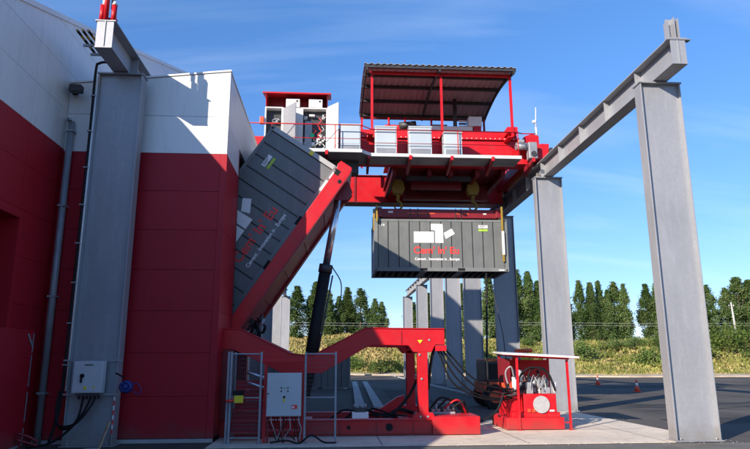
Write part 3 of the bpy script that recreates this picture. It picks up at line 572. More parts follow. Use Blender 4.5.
# hydraulic cylinder
hc = thing('hydraulic_cylinder', 'long black hydraulic cylinder with bright rod lifting the red cradle', 'cylinder', (-.75, 19.32, 1.2))
p0 = Vector((-.86, 19.32, .9)); p1 = Vector((-.24, 19.32, 4.95)); p2 = Vector((.17, 19.32, 7.45))
MB().cyl(p0, p1, .185, n=24).build('barrel', black, hc); MB().cyl(p1-(p1-p0).normalized()*.25, p1, .215, n=24).build('gland', darkm, hc); MB().cyl(p1, p2, .115, n=20).build('rod', chrome, hc)
MB().cyl((.17, 19.1, 7.45), (.17, 19.55, 7.45), .14, n=14).build('eye', darkm, hc)
MB().tube([p0+Vector((.225, -.1, .3)), p1+Vector((.205, -.1, -.35))], .025, n=8).build('pipe', darkm, hc)
MB().tube(curve([p1+Vector((.19, -.1, -1.7)), p1+Vector((.42, -.12, -1.3)), p1+Vector((.47, -.12, -.6)), p1+Vector((.19, -.1, -.08))], 10), .018, n=6).build('hose', black, hc)
# ------------------------------------------------------------------ tilter base frame
tb = thing('tilter_base', 'heavy red base frame with gull-shaped arms and two legs', 'machine frame', (0, 17.5, 0))
arm = [(-3.3, 2.86), (-2.55, 2.85), (-1.13, 2.17), (-.55, 2.13), (.9, 2.87), (3.12, 2.85), (3.12, 2.42), (2.85, 2.42), (2.75, 2.22), (2.25, 2.22), (2.1, 2.40), (1.05, 2.42), (-.3, 1.66), (-1.35, 1.66), (-2.72, 2.3), (-3.3, 2.3)]
MB().prism(arm, 17.35, 17.68).build('arm', red, tb, bevel=.012); MB().prism(arm, 20.1, 20.43).build('arm', red, tb, bevel=.012)
b = MB()
for (x0, z0), (x1, z1) in zip(arm[:5], arm[1:6]): b.bar((x0, 17.515, z0+.012), (x1, 17.515, z1+.012), .4, .022)
b.build('arm_top_plate', red, tb)
for y in (17.36, 20.1):
    MB().box(2.36, 2.63, y, y+.3, .45, 2.3).build('leg', red, tb, bevel=.01)
    MB().prism([(2.15, .4), (2.85, .4), (2.74, .6), (2.28, .6)], y-.02, y+.32).build('leg_foot', red, tb, bevel=.008)
    MB().box(-3.0, -2.7, y+.02, y+.3, .45, 2.35).build('leg', redd, tb)
MB().box(2.35, 2.6, 17.68, 20.1, 2.35, 2.65).build('crossbeam', red, tb); MB().box(-2.9, -2.6, 17.68, 20.1, 2.3, 2.65).build('crossbeam', redd, tb)
MB().box(-3.0, 2.95, 17.4, 17.62, .05, .42).build('base_beam', red, tb, bevel=.01); MB().box(-3.0, 2.95, 20.1, 20.35, .05, .42).build('base_beam', red, tb, bevel=.01)
MB().box(2.72, 4.03, 17.3, 18.5, .03, .5).build('ballast_box', red, tb, bevel=.012)
MB().box(2.97, 3.9, 20.0, 20.5, .03, .45).build('ballast_box', red, tb, bevel=.012)
for x in (-2.4, -.9, .6, 2.0): MB().box(x, x+.3, 17.63, 20.09, .06, .32).build('base_crossbeam', red, tb)
MB().prism([(.95, .42), (2.2, .42), (2.2, .95), (2.0, .9), (1.5, .58)], 19.5, 19.7).build('gusset', red, tb)
for x, r in ((.45, .05), (1.55, .1)): MB().cyl((x, 17.385, .23), (x, 17.399, .23), r, n=16).build('port_hole', black, tb)
for x, z in ((2.4, .5), (2.6, .5), (2.45, 1.5), (2.68, 2.55), (3.0, 2.35), (2.4, 2.15), (2.9, .2), (3.6, .13)): MB().cyl((x, 17.33, z), (x, 17.36, z), .03, n=8).build('bolt', galv, tb)
MB().prism([(2.35, 2.55), (2.5, 2.55), (2.42, 2.45)], 17.335, 17.345).build('sticker', brightyellow, tb)
MB().box(2.85, 3.15, 17.30, 17.75, 2.25, 2.4).build('hose_bracket', red, tb)
for x in (-1.6, .15, 1.9): MB().box(x, x+.012, 17.335, 17.349, 2.0 if x < 0 else 2.44, 2.3 if x < 0 else 2.8).build('weld_seam', redd, tb) if x > 1 else None
for x in (-2.2, -1.0, .2, 1.2, 2.2): MB().box(x, x+.02, 17.385, 17.399, .07, .4).build('stiffener_edge', redd, tb)
MB().box(-3.0, 2.7, 17.33, 17.66, .42, .44).build('base_flange', red, tb); MB().box(-3.0, 2.7, 17.33, 17.66, .03, .05).build('base_flange', red, tb)
# clutter on the base
for i in range(7):
    x = random.uniform(-.3, 1.6)
    tag(MB().tube(curve([(x, 18+random.random(), .35), (x+.4, 18.2+random.random(), .6), (x+.9, 17.9+random.random(), .5), (x+1.4, 18+random.random(), .42)], 6), .03, n=6).build('hydraulic_hose', black), 'black hydraulic hose lying among others on the red base frame', 'hose', 'hoses lying on the base frame')
va = thing('valve_block', 'small pale valve block on the red base beam between the arms', 'valve', (.75, 17.7, .42))
MB().box(.55, 1.0, 17.65, 17.95, .44, .6).build('block', whitep, va); MB().box(.62, .94, 17.7, 17.9, .6, .72).build('coil', darkm, va)
for x in (.62, .78, .92): MB().cyl((x, 17.8, .72), (x, 17.8, .82), .03, n=8).build('fitting', galv, va)
v2 = thing('pump_valve_cluster', 'grey and black valve cluster just right of the near red leg', 'valve', (3.1, 18.6, .5))
MB().box(2.75, 3.5, 18.1, 18.3, .505, .56).box(3.0, 3.5, 18.2, 18.25, .8, .84).build('bracket', galvd, v2)
for i in range(5): MB().cyl((2.8+i*.17, 18.2, .56), (2.8+i*.17, 18.2, .7+.08*(i % 2)), .045, n=8).build('fitting', [darkm, galv][i % 2], v2)
for i in range(4): MB().tube(curve([(2.8+i*.2, 18.2, .65), (3.1+i*.2, 18.1, .95-.04*i), (3.5+i*.1, 18.2, .8), (3.9+i*.03, 18.5, .35)], 6), .028, n=6).build('hose', [black, black, red, black][i], v2)
for (a, c, e), lab in ((((2.6, 17.9, 2.2), (2.3, 18.1, 1.2), (1.7, 17.9, .5)), 'thick black hose curving down behind the near red leg'), (((2.85, 17.5, 2.35), (2.75, 17.6, 1.9), (2.7, 17.8, 1.2)), 'black hose dropping from the right end of red arm')):
    tag(MB().tube(curve([a, c, e], 10), .04, n=8).build('hydraulic_hose', black), lab, 'hose')
hz = [([(3.05, 17.5, 2.32), (3.5, 17.6, 1.75), (4.1, 17.9, 1.25), (4.9, 18.4, 1.02), (5.3, 18.6, 1.05)], 'uppermost black hose from red arm end to power unit'), ([(3.0, 17.5, 2.28), (3.4, 17.6, 1.6), (4.0, 17.9, 1.1), (4.8, 18.4, .9), (5.3, 18.6, .95)], 'second black hose from red arm end to power unit'), ([(2.95, 17.5, 2.25), (3.35, 17.6, 1.4), (4.1, 17.9, .98), (4.9, 18.4, .85), (5.3, 18.6, .9)], 'third black hose from red arm end to power unit'), ([(3.1, 17.5, 2.36), (3.9, 17.7, 1.55), (4.6, 18.1, 1.25), (5.3, 18.5, 1.15)], 'straightest black hose from red arm end to power unit'), ([(4.05, 18.2, .3), (4.3, 18.2, .3), (4.75, 18.3, .55), (5.0, 18.4, 1.0), (5.2, 18.5, 1.3)], 'thick black hose rising from red ballast box to power unit')]
for i, (P, lab) in enumerate(hz): tag(MB().tube(curve(P, 10), .026 if i < 4 else .035, n=7).build('hydraulic_hose', black), lab, 'hose', 'hoses to the power unit')
tag(MB().tube(curve([(6.85, 27.1, 5.9), (6.6, 26.4, 3.6), (6.3, 25.4, 1.9), (6.15, 24.8, .1)], 10), .045, n=7).build('tag_rope', black), 'black rope hanging from the container corner to the ground', 'rope')
tag(MB().tube([(7.0, 27.3, 5.95), (7.35, 26.6, 3.0), (7.4, 26.4, 1.4)], .02, n=6).build('tag_rope', darkm), 'thin grey line hanging right of the black rope under container', 'rope')
# twin guide strips
for x, lab in ((1.17, 'left one of two pale concrete guide strips on the asphalt'), (1.95, 'right one of two pale concrete guide strips on the asphalt')):
    q = thing('guide_strip', lab, 'guide rail', (x, 26.6, 0), 'pair of guide strips')
    for i in range(7): MB().bar((x+i*.12*(1 if x < 1.5 else 1.2), 26.6+i*4.5, .05), (x+(i+.99)*.12*(1 if x < 1.5 else 1.2), 26.6+(i+.99)*4.5, .05), .42, .12).build('segment', curbm, q)
# ------------------------------------------------------------------ red steps, fences, control cabinet
st = thing('red_steps', 'dark red metal steps behind the left wire mesh fence', 'steps', (-2.2, 16.9, 0))
for i in range(5): MB().box(-2.6, -1.8, 16.5+i*.16, 16.75+i*.16, .2+i*.26, .25+i*.26).build('tread', red, st); MB().box(-2.6, -1.8, 16.72+i*.16, 16.74+i*.16, .25+i*.26, .44+i*.26).build('riser', redwall, st)
for x in (-2.66, -1.78): MB().bar((x, 16.5, .1), (x, 17.3, 1.5), .05, .15).build('stringer', redd, st)
for z in (1.45, 1.7): tag(MB().cyl((-2.2, 16.6, z), (-1.3, 16.9, z-.3), .045, n=10).build('rod', chrome), 'upper shiny steel rod slanting behind the left fence' if z > 1.5 else 'lower shiny steel rod slanting behind the left fence', 'rod')
def fence(x0, x1, y0, y1, lab, z1=2.22):
    t = thing('mesh_fence_panel', lab, 'fence', ((x0+x1)/2, (y0+y1)/2, 0), 'wire mesh guard panels'); a = Vector((x0, y0, 0)); c = Vector((x1, y1, 0)); U = Vector((0, 0, 1))
    for p in (a, c): MB().bar(p+U*.012, p+U*z1, .05, .05).build('post', galvd, t, bevel=.003); MB().box(p.x-.07, p.x+.07, p.y-.07, p.y+.07, .0125, .024).build('foot_plate', galvd, t)
    for z in (.15, z1-.05, 1.1): MB().bar(a+U*z, c+U*z, .03, .03).build('rail', galvd, t)
    m = MB(); n = int((c-a).length/.045)
    for i in range(1, n): q = a+(c-a)*(i/n); m.bar(q+U*.15, q+U*(z1-.06), .006, .006)
    for i in range(1, int(z1/.11)): m.bar(a+U*(.15+i*.105), c+U*(.15+i*.105), .006, .006)
    stuff(m.build('mesh', meshm, t)); return t
fence(-2.54, -1.79, 16.1, 16.05, 'wire mesh guard panel left of the control cabinet')
fence(-.68, .08, 16.05, 16.02, 'wire mesh guard panel right of the control cabinet')
fence(-2.62, -2.58, 16.15, 17.0, 'side-on mesh guard panel closest to the annex corner')
il = thing('door_interlock', 'yellow safety interlock box on the left fence post', 'switch', (-2.35, 16.0, 1.0))
MB().box(-2.42, -2.2, 15.94, 16.04, .98, 1.16).build('body', brightyellow, il, bevel=.01); MB().box(-2.45, -2.2, 15.95, 16.06, 1.165, 1.27).build('head', black, il)
MB().cyl((-2.42, 15.99, 1.05), (-2.62, 15.97, 1.02), .03, n=8).build('handle', redprint, il)
cc = thing('control_cabinet', 'white control cabinet with buttons under a red bar on red legs', 'cabinet', (-1.2, 16.1, 0))
for x in (-1.68, -.74): MB().box(x-.035, x+.035, 16.08, 16.16, .012, 1.95).build('post', red, cc)
MB().box(-1.8, -.62, 16.05, 16.19, 1.952, 2.05).build('canopy_bar', red, cc, bevel=.01)
for x in (-1.6, -1.2, -.82): MB().box(x-.025, x+.025, 16.1, 16.15, .013, .64).build('leg', redd, cc)
MB().box(-1.62, -.8, 16.0, 16.07, .3, .34).build('stretcher', redd, cc)
MB().box(-1.62, -.77, 15.9, 16.12-.045, .66, 1.7).build('enclosure', greybox, cc, bevel=.006); MB().box(-1.605, -.785, 15.885, 15.898, .675, 1.685).build('door', greybox, cc, bevel=.004)
for x, z, m in ((-1.26, 1.34, black), (-1.18, 1.34, greenbtn), (-1.1, 1.34, black), (-1.26, 1.26, black), (-1.1, 1.26, black), (-1.58, 1.2, black)): MB().cyl((x, 15.884, z), (x, 15.865, z), .017, n=10).build('button', m, cc)
MB().box(-1.205, -1.165, 15.872, 15.884, 1.0, 1.08).build('warning_sticker', brightyellow, cc); MB().cyl((-1.185, 15.884, 1.12), (-1.185, 15.86, 1.12), .028, n=12).build('main_switch', black, cc)
MB().box(-1.0, -.86, 15.876, 15.884, .84, .93).build('sticker', redprint, cc); MB().box(-.99, -.93, 15.872, 15.876, .86, .9).build('sticker_print', white, cc)
for i in range(11):
    x = -1.58+i*.075; MB().tube(curve([(x, 16.0, .66), (x+.02, 15.97, .5), (x+random.uniform(-.1, .1), 16.0, .35), (x+random.uniform(-.2, .25), 16.1, .08)], 5), .012, n=5).build('cable', [black, copperm, black][i % 3], cc)
tag(MB().tube(curve([(-1.5, 15.9, .05), (-1.1, 15.85, .1), (-.8, 15.9, .03), (-.5, 15.8, .22), (-.2, 15.9, .05), (.1, 15.9, .03)], 8), .022, n=6).build('floor_cable', black), 'black cable trailing on the slab before the cabinet and right fence', 'cable')
# ------------------------------------------------------------------ hydraulic power unit
pu = thing('hydraulic_power_unit', 'red hydraulic power unit with round white disc on its tank', 'power unit', (6.0, 18.8, 0))
MB().box(5.04, 6.75, 18.3, 20.0, .03, .36).build('base_tray', red, pu, bevel=.012); MB().box(5.25, 6.68, 18.42, 19.9, .36, .5).build('base_step', red, pu, bevel=.01)
MB().box(5.6, 6.58, 18.4, 19.7, .5, 1.02).build('tank', red, pu, bevel=.015); MB().box(5.22, 5.58, 18.7, 19.7, .5, 1.0).build('side_tank', red, pu, bevel=.015)
MB().cyl((6.12, 18.399, .72), (6.12, 18.375, .72), .245, n=36).build('disc_cover', discm, pu)
for x in (5.7, 5.84): MB().box(x, x+.09, 18.385, 18.399, .5, .6).build('orange_tag', orangep, pu)
MB().box(6.36, 6.5, 18.39, 18.399, .52, .57).build('nameplate', whitep, pu)
for i in range(6): MB().cyl((5.65+i*.17, 18.8, 1.02), (5.65+i*.17, 18.8, 1.06), .03, n=8).build('bolt', galv, pu)
MB().cyl((5.95, 18.9, 1.3), (6.5, 18.9, 1.3), .17, n=20).build('motor', galvd, pu)
for i in range(8): MB().cyl((5.98+i*.055, 18.9, 1.3), (5.998+i*.055, 18.9, 1.3), .185, n=20).build('motor_fin', galvd, pu)
MB().cyl((5.55, 18.8, 1.25), (5.95, 18.8, 1.25), .13, n=16).build('pump', darkm, pu); MB().box(5.75, 5.95, 18.55, 18.8, 1.02, 1.35).build('manifold', galv, pu, bevel=.01); MB().box(6.2, 6.45, 18.5, 18.7, 1.02, 1.2).build('manifold', galvd, pu, bevel=.01)
MB().cyl((5.45, 18.75, 1.0), (5.45, 18.75, 1.5), .07, n=12).build('filter', whitep, pu); MB().cyl((6.62, 18.6, 1.05), (6.62, 18.6, 1.35), .06, n=12).build('filter', whitep, pu)
MB().cyl((5.75, 19.4, 1.02), (5.75, 19.4, 1.7), .16, n=16).build('motor', bluegrey, pu)
rnd = random.Random(9)
for i in range(16):
    x = rnd.uniform(5.62, 6.5); y = rnd.uniform(18.5, 19.2); z = rnd.uniform(1.05, 1.6); m_ = rnd.choice([galv, darkm, whitep, galvd])
    if i % 2: MB().cyl((x, y, z-.12), (x, y, z+.1), rnd.uniform(.025, .05), n=10).cyl((x, y, z+.1), (x, y, z+.13), .06, n=6).build('valve', m_, pu)
    else: MB().box(x-.06, x+.06, y-.04, y+.04, z-.08, z+.06).cyl((x-.1, y, z), (x+.1, y, z), .02, n=8).build('valve_body', m_, pu)
for i in range(6): x = 5.6+i*.16; MB().tube(curve([(x, 18.6, 1.03), (x-.05, 18.5, 1.3), (x+.12, 18.7, 1.55), (x+.25, 18.9, 1.3)], 6), .014, n=6).build('pipe', [galv, black][i % 2], pu)
for i, P in enumerate([[(5.6, 18.6, 1.1), (5.55, 18.5, 1.5), (5.9, 18.5, 1.78), (6.4, 18.5, 1.62), (6.6, 18.5, 1.1)], [(5.8, 18.6, 1.3), (5.9, 18.55, 1.7), (6.3, 18.55, 1.75), (6.55, 18.6, 1.35)], [(5.4, 18.6, 1.5), (5.3, 18.5, 1.8), (5.15, 18.6, 1.6), (5.3, 18.6, 1.0)], [(5.5, 18.45, 1.3), (5.45, 18.4, .9), (5.47, 18.38, .5)], [(5.65, 18.5, 1.2), (5.3, 18.5, 1.08), (5.05, 18.5, 1.1)], [(5.65, 18.5, 1.1), (5.3, 18.5, .98), (5.05, 18.5, 1.0)], [(6.0, 18.5, 1.5), (6.1, 18.45, 1.3), (6.25, 18.45, 1.1)]]):
    MB().tube(curve(P, 7), [.03, .022, .025, .02, .035, .035, .018][i], n=7).build('hose', [black, black, galv, galv, black, darkm, galv][i], pu)
cn = thing('shelter_canopy', 'thin white flat roof on slim red posts above the power unit', 'canopy', (6.1, 19.3, 0))
b = MB(); zr = lambda x, y: 2.14-.05*(x-5.3)+.035*(y-18.1)
cs = [(4.95, 18.15), (7.22, 18.05), (7.3, 20.5), (5.3, 20.6)]
b.v = [(x, y, zr(x, y)) for x, y in cs]+[(x, y, zr(x, y)+.05) for x, y in cs]; b.f = [(3, 2, 1, 0), (4, 5, 6, 7)]+[(i, (i+1) % 4, 4+(i+1) % 4, 4+i) for i in range(4)]; b.sm = [0]*6
b.build('roof_panel', whitep, cn)
b = MB(); b.v = [(x*.985+.09, y*.99+.19, zr(x, y)-.012) for x, y in cs]+[(x*.985+.09, y*.99+.19, zr(x, y)-.004) for x, y in cs]; b.f = [(3, 2, 1, 0), (4, 5, 6, 7)]+[(i, (i+1) % 4, 4+(i+1) % 4, 4+i) for i in range(4)]; b.sm = [0]*6; b.build('roof_lining', red, cn)
for x, y in ((5.42, 18.3), (6.93, 18.3), (5.42, 20.25), (7.05, 20.3)):
    MB().box(x-.03, x+.03, y-.03, y+.03, .02, zr(x, y)-.065).build('post', red, cn); MB().box(x-.08, x+.08, y-.08, y+.08, .0125, .026).build('foot_plate', red, cn)
for (xa, ya), (xb, yb) in (((5.42, 18.3), (6.93, 18.3)), ((5.42, 20.25), (7.05, 20.3)), ((5.42, 18.3), (5.42, 20.25)), ((6.98, 18.3), (7.05, 20.3))):
    MB().bar((xa, ya, zr(xa, ya)-.035), (xb, yb, zr(xb, yb)-.035), .05, .05).build('roof_rail', red, cn)
MB().bar((5.42, 18.34, .3), (5.42, 20.2, .3), .04, .04).build('low_rail', red, cn); MB().bar((6.77, 18.3, .22), (6.93, 18.3, .22), .04, .04).build('low_rail', red, cn)
MB().box(5.5, 7.0, 20.14, 20.17, 1.35, 2.0).build('rear_panel', red, cn); MB().box(5.35, 5.38, 18.9, 20.2, 1.3, 2.05).build('side_panel', redd, cn)
# orange machine behind
om = thing('orange_machine', 'orange wheeled machine parked behind the power unit canopy', 'machine', (7.5, 27, 0))
MB().box(6.35, 8.75, 26.3, 28.2, .62, 1.1).build('chassis', orangep, om, bevel=.03); MB().box(6.45, 7.6, 26.4, 28.1, 1.1, 1.95).build('cab', darkm, om, bevel=.04)
MB().prism([(7.6, 1.1), (8.6, 1.1), (8.6, 1.7), (8.3, 1.95), (7.72, 2.0)], 26.35, 28.1).build('hood', orangep, om, bevel=.03)
MB().box(6.45, 7.62, 26.38, 28.12, 1.96, 2.04).build('cab_roof', orangep, om, bevel=.02); MB().box(6.6, 7.2, 26.37, 26.395, 1.2, 1.85).build('window', black, om)
MB().tube([(7.85, 27, 1.95), (8.0, 27, 2.38), (8.7, 27, 2.4)], .09, n=10).build('lift_arm', orangep, om)
for x in (6.8, 8.3):
    for y in (26.2, 28.0):
        w = MB().cyl((x, y, .5), (x, y+.32, .5), .5, n=22).build('wheel', black, om); MB().cyl((x, y-.01, .5), (x, y+.0, .5), .26, n=16).build('hub', orangep, w)
# ------------------------------------------------------------------ spreader and hooks
sp = thing('spreader_frame', 'dark red lifting spreader with yellow corner guides above container', 'spreader', (4.8, 28.2, 8.35))
zs = 8.38
MB().box(2.0, 7.6, 27.25, 27.45, zs, zs+.4).build('side_beam', redd, sp, bevel=.01); MB().box(2.0, 7.6, 28.9, 29.1, zs, zs+.4).build('side_beam', redd, sp, bevel=.01)
for x in (1.85, 7.4): MB().box(x, x+.3, 27.05, 29.35, zs-.02, zs+.42).build('end_beam', redd, sp, bevel=.01)
for x in (3.3, 5.9): MB().box(x, x+.3, 27.45, 28.9, zs+.02, zs+.36).build('crossbeam', redd, sp)
for x in (1.84, 7.5):
    for y in (27.06, 29.15): MB().box(x+.02, x+.2, y, y+.16, zs-.13, zs-.02).build('twistlock', darkm, sp)
for x, z1 in ((1.9, 7.85), (7.62, 6.3)):
    for y in (26.9, 29.5):
        MB().box(x-.035, x+.035, y-.05, y+.03, (zs-.3) if x < 5 else z1, zs+.46).build('guide_arm', yellow, sp)
for z0, z1 in ((6.62, 7.7),): MB().box(7.56, 7.68, 26.84, 26.848, z0, z1).build('guide_face', whitep, sp)
for x in (1.78,): MB().box(x-.04, x+.04, 27.0, 27.1, 7.7, 8.7).build('guide_arm', yellow, sp)
for i, (x, w) in enumerate(((2.45, .22), (3.35, .35), (3.75, .5), (4.3, .3), (5.55, .35), (5.95, .22), (6.85, .15))):
    MB().box(x, x+w, 27.243, 27.249, zs+.17+(.03 if i == 0 else 0), zs+.23+(.06 if i == 0 else 0)).build('faded_marking', whitep if i in (0, 6) else orangep, sp)
for x in (3.45, 3.8, 5.55, 5.8): MB().box(x, x+.03, 27.22, 27.25, zs-.04, zs+.44).build('strap', darkm, sp)
for x, lab in ((3.02, 'yellow hook block on the left above the spreader'), (6.62, 'yellow hook block on the right above the spreader')):
    h = thing('hook_block', lab, 'hook', (x, 28.2, 9.2), 'two yellow hook blocks')
    for dy in (-.16, .13): MB().prism([(x-.26, 10.25), (x-.3, 9.95), (x-.2, 9.72), (x+.2, 9.72), (x+.3, 9.95), (x+.26, 10.25), (x+.12, 10.42), (x-.12, 10.42)], 28.2+dy, 28.23+dy).build('cheek_plate', yellow, h)
    MB().cyl((x, 28.07, 10.05), (x, 28.31, 10.05), .23, n=20).build('sheave', darkm, h)
    MB().cyl((x, 28.2, 9.5), (x, 28.2, 9.75), .09, n=12).build('swivel', yellow, h)
    P = [(x, 28.2, 9.55), (x-.02, 28.2, 9.42), (x+.13, 28.2, 9.3), (x+.17, 28.2, 9.12), (x+.05, 28.2, 8.98), (x-.12, 28.2, 9.0), (x-.18, 28.2, 9.12)]; MB().tube(curve(P, 6), .075, n=10, r1=.035).build('hook', yellow, h)
    MB().bar((x, 28.2, 9.02), (x-.0, 28.2, 8.8), .1, .06).build('shackle', darkm, h); MB().bar((x, 28.2, 8.97), (x+.55, 28.2, 8.78), .05, .05).build('sling', darkm, h); MB().bar((x, 28.2, 8.97), (x-.55, 28.2, 8.78), .05, .05).build('sling', darkm, h)
    for dx in (-.2, -.07, .07, .2): MB().cyl((x+dx, 28.2, 10.2), (x+dx, 28.2, 11.4), .014, n=6).build('wire_rope', darkm, h)
# ------------------------------------------------------------------ bridge crane
gc = thing('bridge_crane', 'big red overhead travelling crane with roofed machinery and walkway', 'crane', (2, 28, 10.5))
XA, XB = -6.1, 8.85
MB().box(XA, XB-.3, 25.6, 26.4, 10.48, 11.55).build('front_girder', red, gc, bevel=.015); MB().box(XA, XB+.0, 30.9, 31.6, 10.03, 11.42).build('rear_girder', red, gc, bevel=.015)
for x in (1.0, 3.75, 6.6, 8.0): MB().box(x, x+.1, 30.86, 30.9, 10.06, 11.38).build('girder_rib', redd, gc)
MB().box(XA, XB, 30.8, 31.7, 11.42, 11.46).build('girder_flange', redd, gc); MB().box(XA, XB, 30.8, 31.7, 9.98, 10.03).build('girder_flange', redd, gc)
MB().box(-1.0, 8.15, 25.7, 26.5, 11.68, 12.0).build('machinery_box', red, gc, bevel=.01); MB().box(-1.0, 8.2, 25.5, 26.55, 11.56, 11.66).build('girder_flange', red, gc)
for i in range(34): MB().cyl((1.0+i*.21, 25.49, 11.61), (1.0+i*.21, 25.50, 11.61), .022, n=6).build('flange_bolt', whitep, gc)
MB().box(8.56, 9.3, 25.45, 31.8, 10.66, 11.3).build('end_carriage', red, gc, bevel=.015); MB().box(-6.2, -5.45, 25.45, 31.8, 10.66, 11.3).build('end_carriage', red, gc, bevel=.015)
MB().prism([(8.3, 11.0), (9.05, 11.0), (9.05, 11.75), (8.75, 11.85), (8.4, 11.72)], 25.4, 26.3).build('carriage_head', red, gc, bevel=.015)
MB().prism([(8.85, 10.62), (9.42, 10.75), (9.45, 11.35), (9.05, 11.35)], 25.3, 25.45).build('carriage_plate', red, gc, bevel=.008)
for y in (26, 31): MB().cyl((RX-.1, y, 10.72), (RX+.1, y, 10.72), .19, n=18).build('wheel', darkm, gc)
MB().cyl((9.5, 25.38, 11.05), (9.5, 25.2, 11.05), .1, n=12).build('buffer', darkm, gc)
MB().cyl((7.9, 25.15, 11.15), (8.5, 25.15, 11.15), .16, n=16).build('travel_motor', galvd, gc); MB().box(8.42, 8.8, 24.95, 25.35, 10.55, 11.3).build('gearbox', galvd, gc, bevel=.03); MB().box(8.0, 8.25, 25.0, 25.3, 11.28, 11.42).build('terminal_box', galvd, gc, bevel=.01)
MB().cyl((8.62, 24.94, 10.75), (8.62, 24.9, 10.75), .12, n=14).build('gear_cover', darkm, gc)
MB().cyl((9.0, 25.5, 11.7), (8.98, 25.5, 12.2), .05, n=8).build('antenna_base', greybox, gc); MB().cyl((8.98, 25.5, 12.2), (9.03, 25.5, 13.15), .03, .018, 8).build('antenna', whitep, gc); MB().box(8.84, 8.98, 25.45, 25.55, 12.4, 12.52).build('antenna_box', whitep, gc)
# trolley and hoist machinery between the girders
MB().box(2.5, 7.9, 26.6, 30.7, 10.55, 10.72).build('trolley_frame', redd, gc)
for x in (2.6, 4.2, 5.2, 6.4, 7.6): MB().box(x, x+.18, 26.55, 30.8, 10.2, 10.55).build('trolley_crossbeam', redd, gc)
MB().box(3.4, 7.6, 29.2, 29.5, 9.75, 10.5).build('trolley_side', redd, gc); MB().box(3.6, 6.0, 27.8, 28.0, 9.9, 10.4).build('trolley_side', redd, gc)
MB().box(3.3, 6.3, 27.0, 27.2, 10.1, 10.3).build('cable_tray', darkm, gc)
for x in (2.7, 6.3): MB().cyl((x, 28.4, 12.35), (x+1.6, 28.4, 12.35), .35, n=20).build('rope_drum', darkm, gc)
MB().box(3.4, 6.2, 27.4, 30.2, 11.9, 12.1).build('hoist_frame', red, gc)
MB().box(2.5, 7.8, 26.7, 30.6, 11.5, 11.6).build('deck', galvd, gc)
MB().box(3.9, 6.7, 28.0, 28.3, 12.95, 13.15).build('white_beam', whitep, gc); MB().box(6.5, 7.15, 27.9, 28.5, 13.15, 13.65).build('white_unit', whitep, gc, bevel=.02); MB().box(6.75, 7.1, 27.9, 28.4, 12.5, 13.14).build('unit_stand', red, gc)
MB().box(4.9, 5.7, 29.3, 29.8, 13.2, 13.75).build('gear_housing', galvd, gc); MB().cyl((5.85, 28.1, 12.4), (5.87, 28.1, 14.6), .1, n=10).build('exhaust_pipe', darkm, gc)
MB().box(2.4, 4.2, 28.2, 29, 12.7, 13.25).build('hoist_motor_cover', red, gc, bevel=.02); MB().cyl((3.1, 28.0, 13.1), (3.9, 28.0, 13.2), .18, n=14).build('hoist_motor', darkm, gc)
for x in (2.6, 3.4, 4.7): MB().cyl((x, 28.2, 13.1), (x, 28.2, 13.6), .05, n=8).build('breather', red, gc)
for i in range(4): MB().cyl((6.05, 28.1, 13.2+i*.13), (6.4, 28.1, 13.2+i*.13), .05, n=8).build('resistor', [whitep, darkm][i % 2], gc)
# walkway
Z0 = 10.38
MB().box(-6, 1.1, 24.0, 25.55, Z0-.05, Z0).build('walkway_deck', galvd, gc); MB().box(1.45, 7.9, 24.45, 25.55, Z0-.05, Z0).build('walkway_deck', galvd, gc)
MB().box(-6, 1.1, 23.95, 23.99, Z0-.06, Z0+.08).build('toe_board', greybox, gc); MB().box(1.47, 7.9, 24.40, 24.44, Z0-.06, Z0+.08).build('toe_board', greybox, gc)
MB().bar((1.1, 24.0, Z0-.0), (1.47, 24.42, Z0+.01), .05, .14).build('toe_board', greybox, gc); MB().prism([(1.1, 24.0), (1.1, 25.55), (1.449, 25.55), (1.449, 24.45)], Z0-.06, Z0-.01, 'z').build('walkway_deck', galvd, gc)
for i in range(9):
    x = -5.6+i*1.75; yn = 23.93 if x < 1.2 else 24.37
    MB().prism([(yn, Z0-.05), (25.58, Z0-.05), (25.58, Z0-.5), (yn, Z0-.16)], x-.05, x+.05, 'x').build('bracket', redd, gc); MB().box(x-.06, x+.06, yn-.02, yn-.001, Z0-.18, Z0+.0).build('bracket_end', red, gc)
for i in range(6):
    x = -5.2+i*2.6
    y = 24.03 if x < 1.1 else 24.47
    MB().cyl((x, y, Z0), (x, y, Z0+1.15), .022, n=6).build('rail_post', red, gc)
for z in (.55, 1.15):
    MB().tube([(-5.9, 24.03, Z0+z), (1.08, 24.03, Z0+z), (1.5, 24.47, Z0+z), (7.85, 24.47, Z0+z)], .024 if z > 1 else .014, n=6).build('handrail', red, gc)
MB().tube(curve([(7.8, 25.4, 12.0), (8.2, 25.4, 11.85), (8.9, 25.4, 11.85)], 5), .025, n=6).build('handrail', red, gc)
MB().box(-5.5, 1.0, 25.0, 25.5, Z0-.6, Z0-.1).build('cable_duct', darkm, gc)
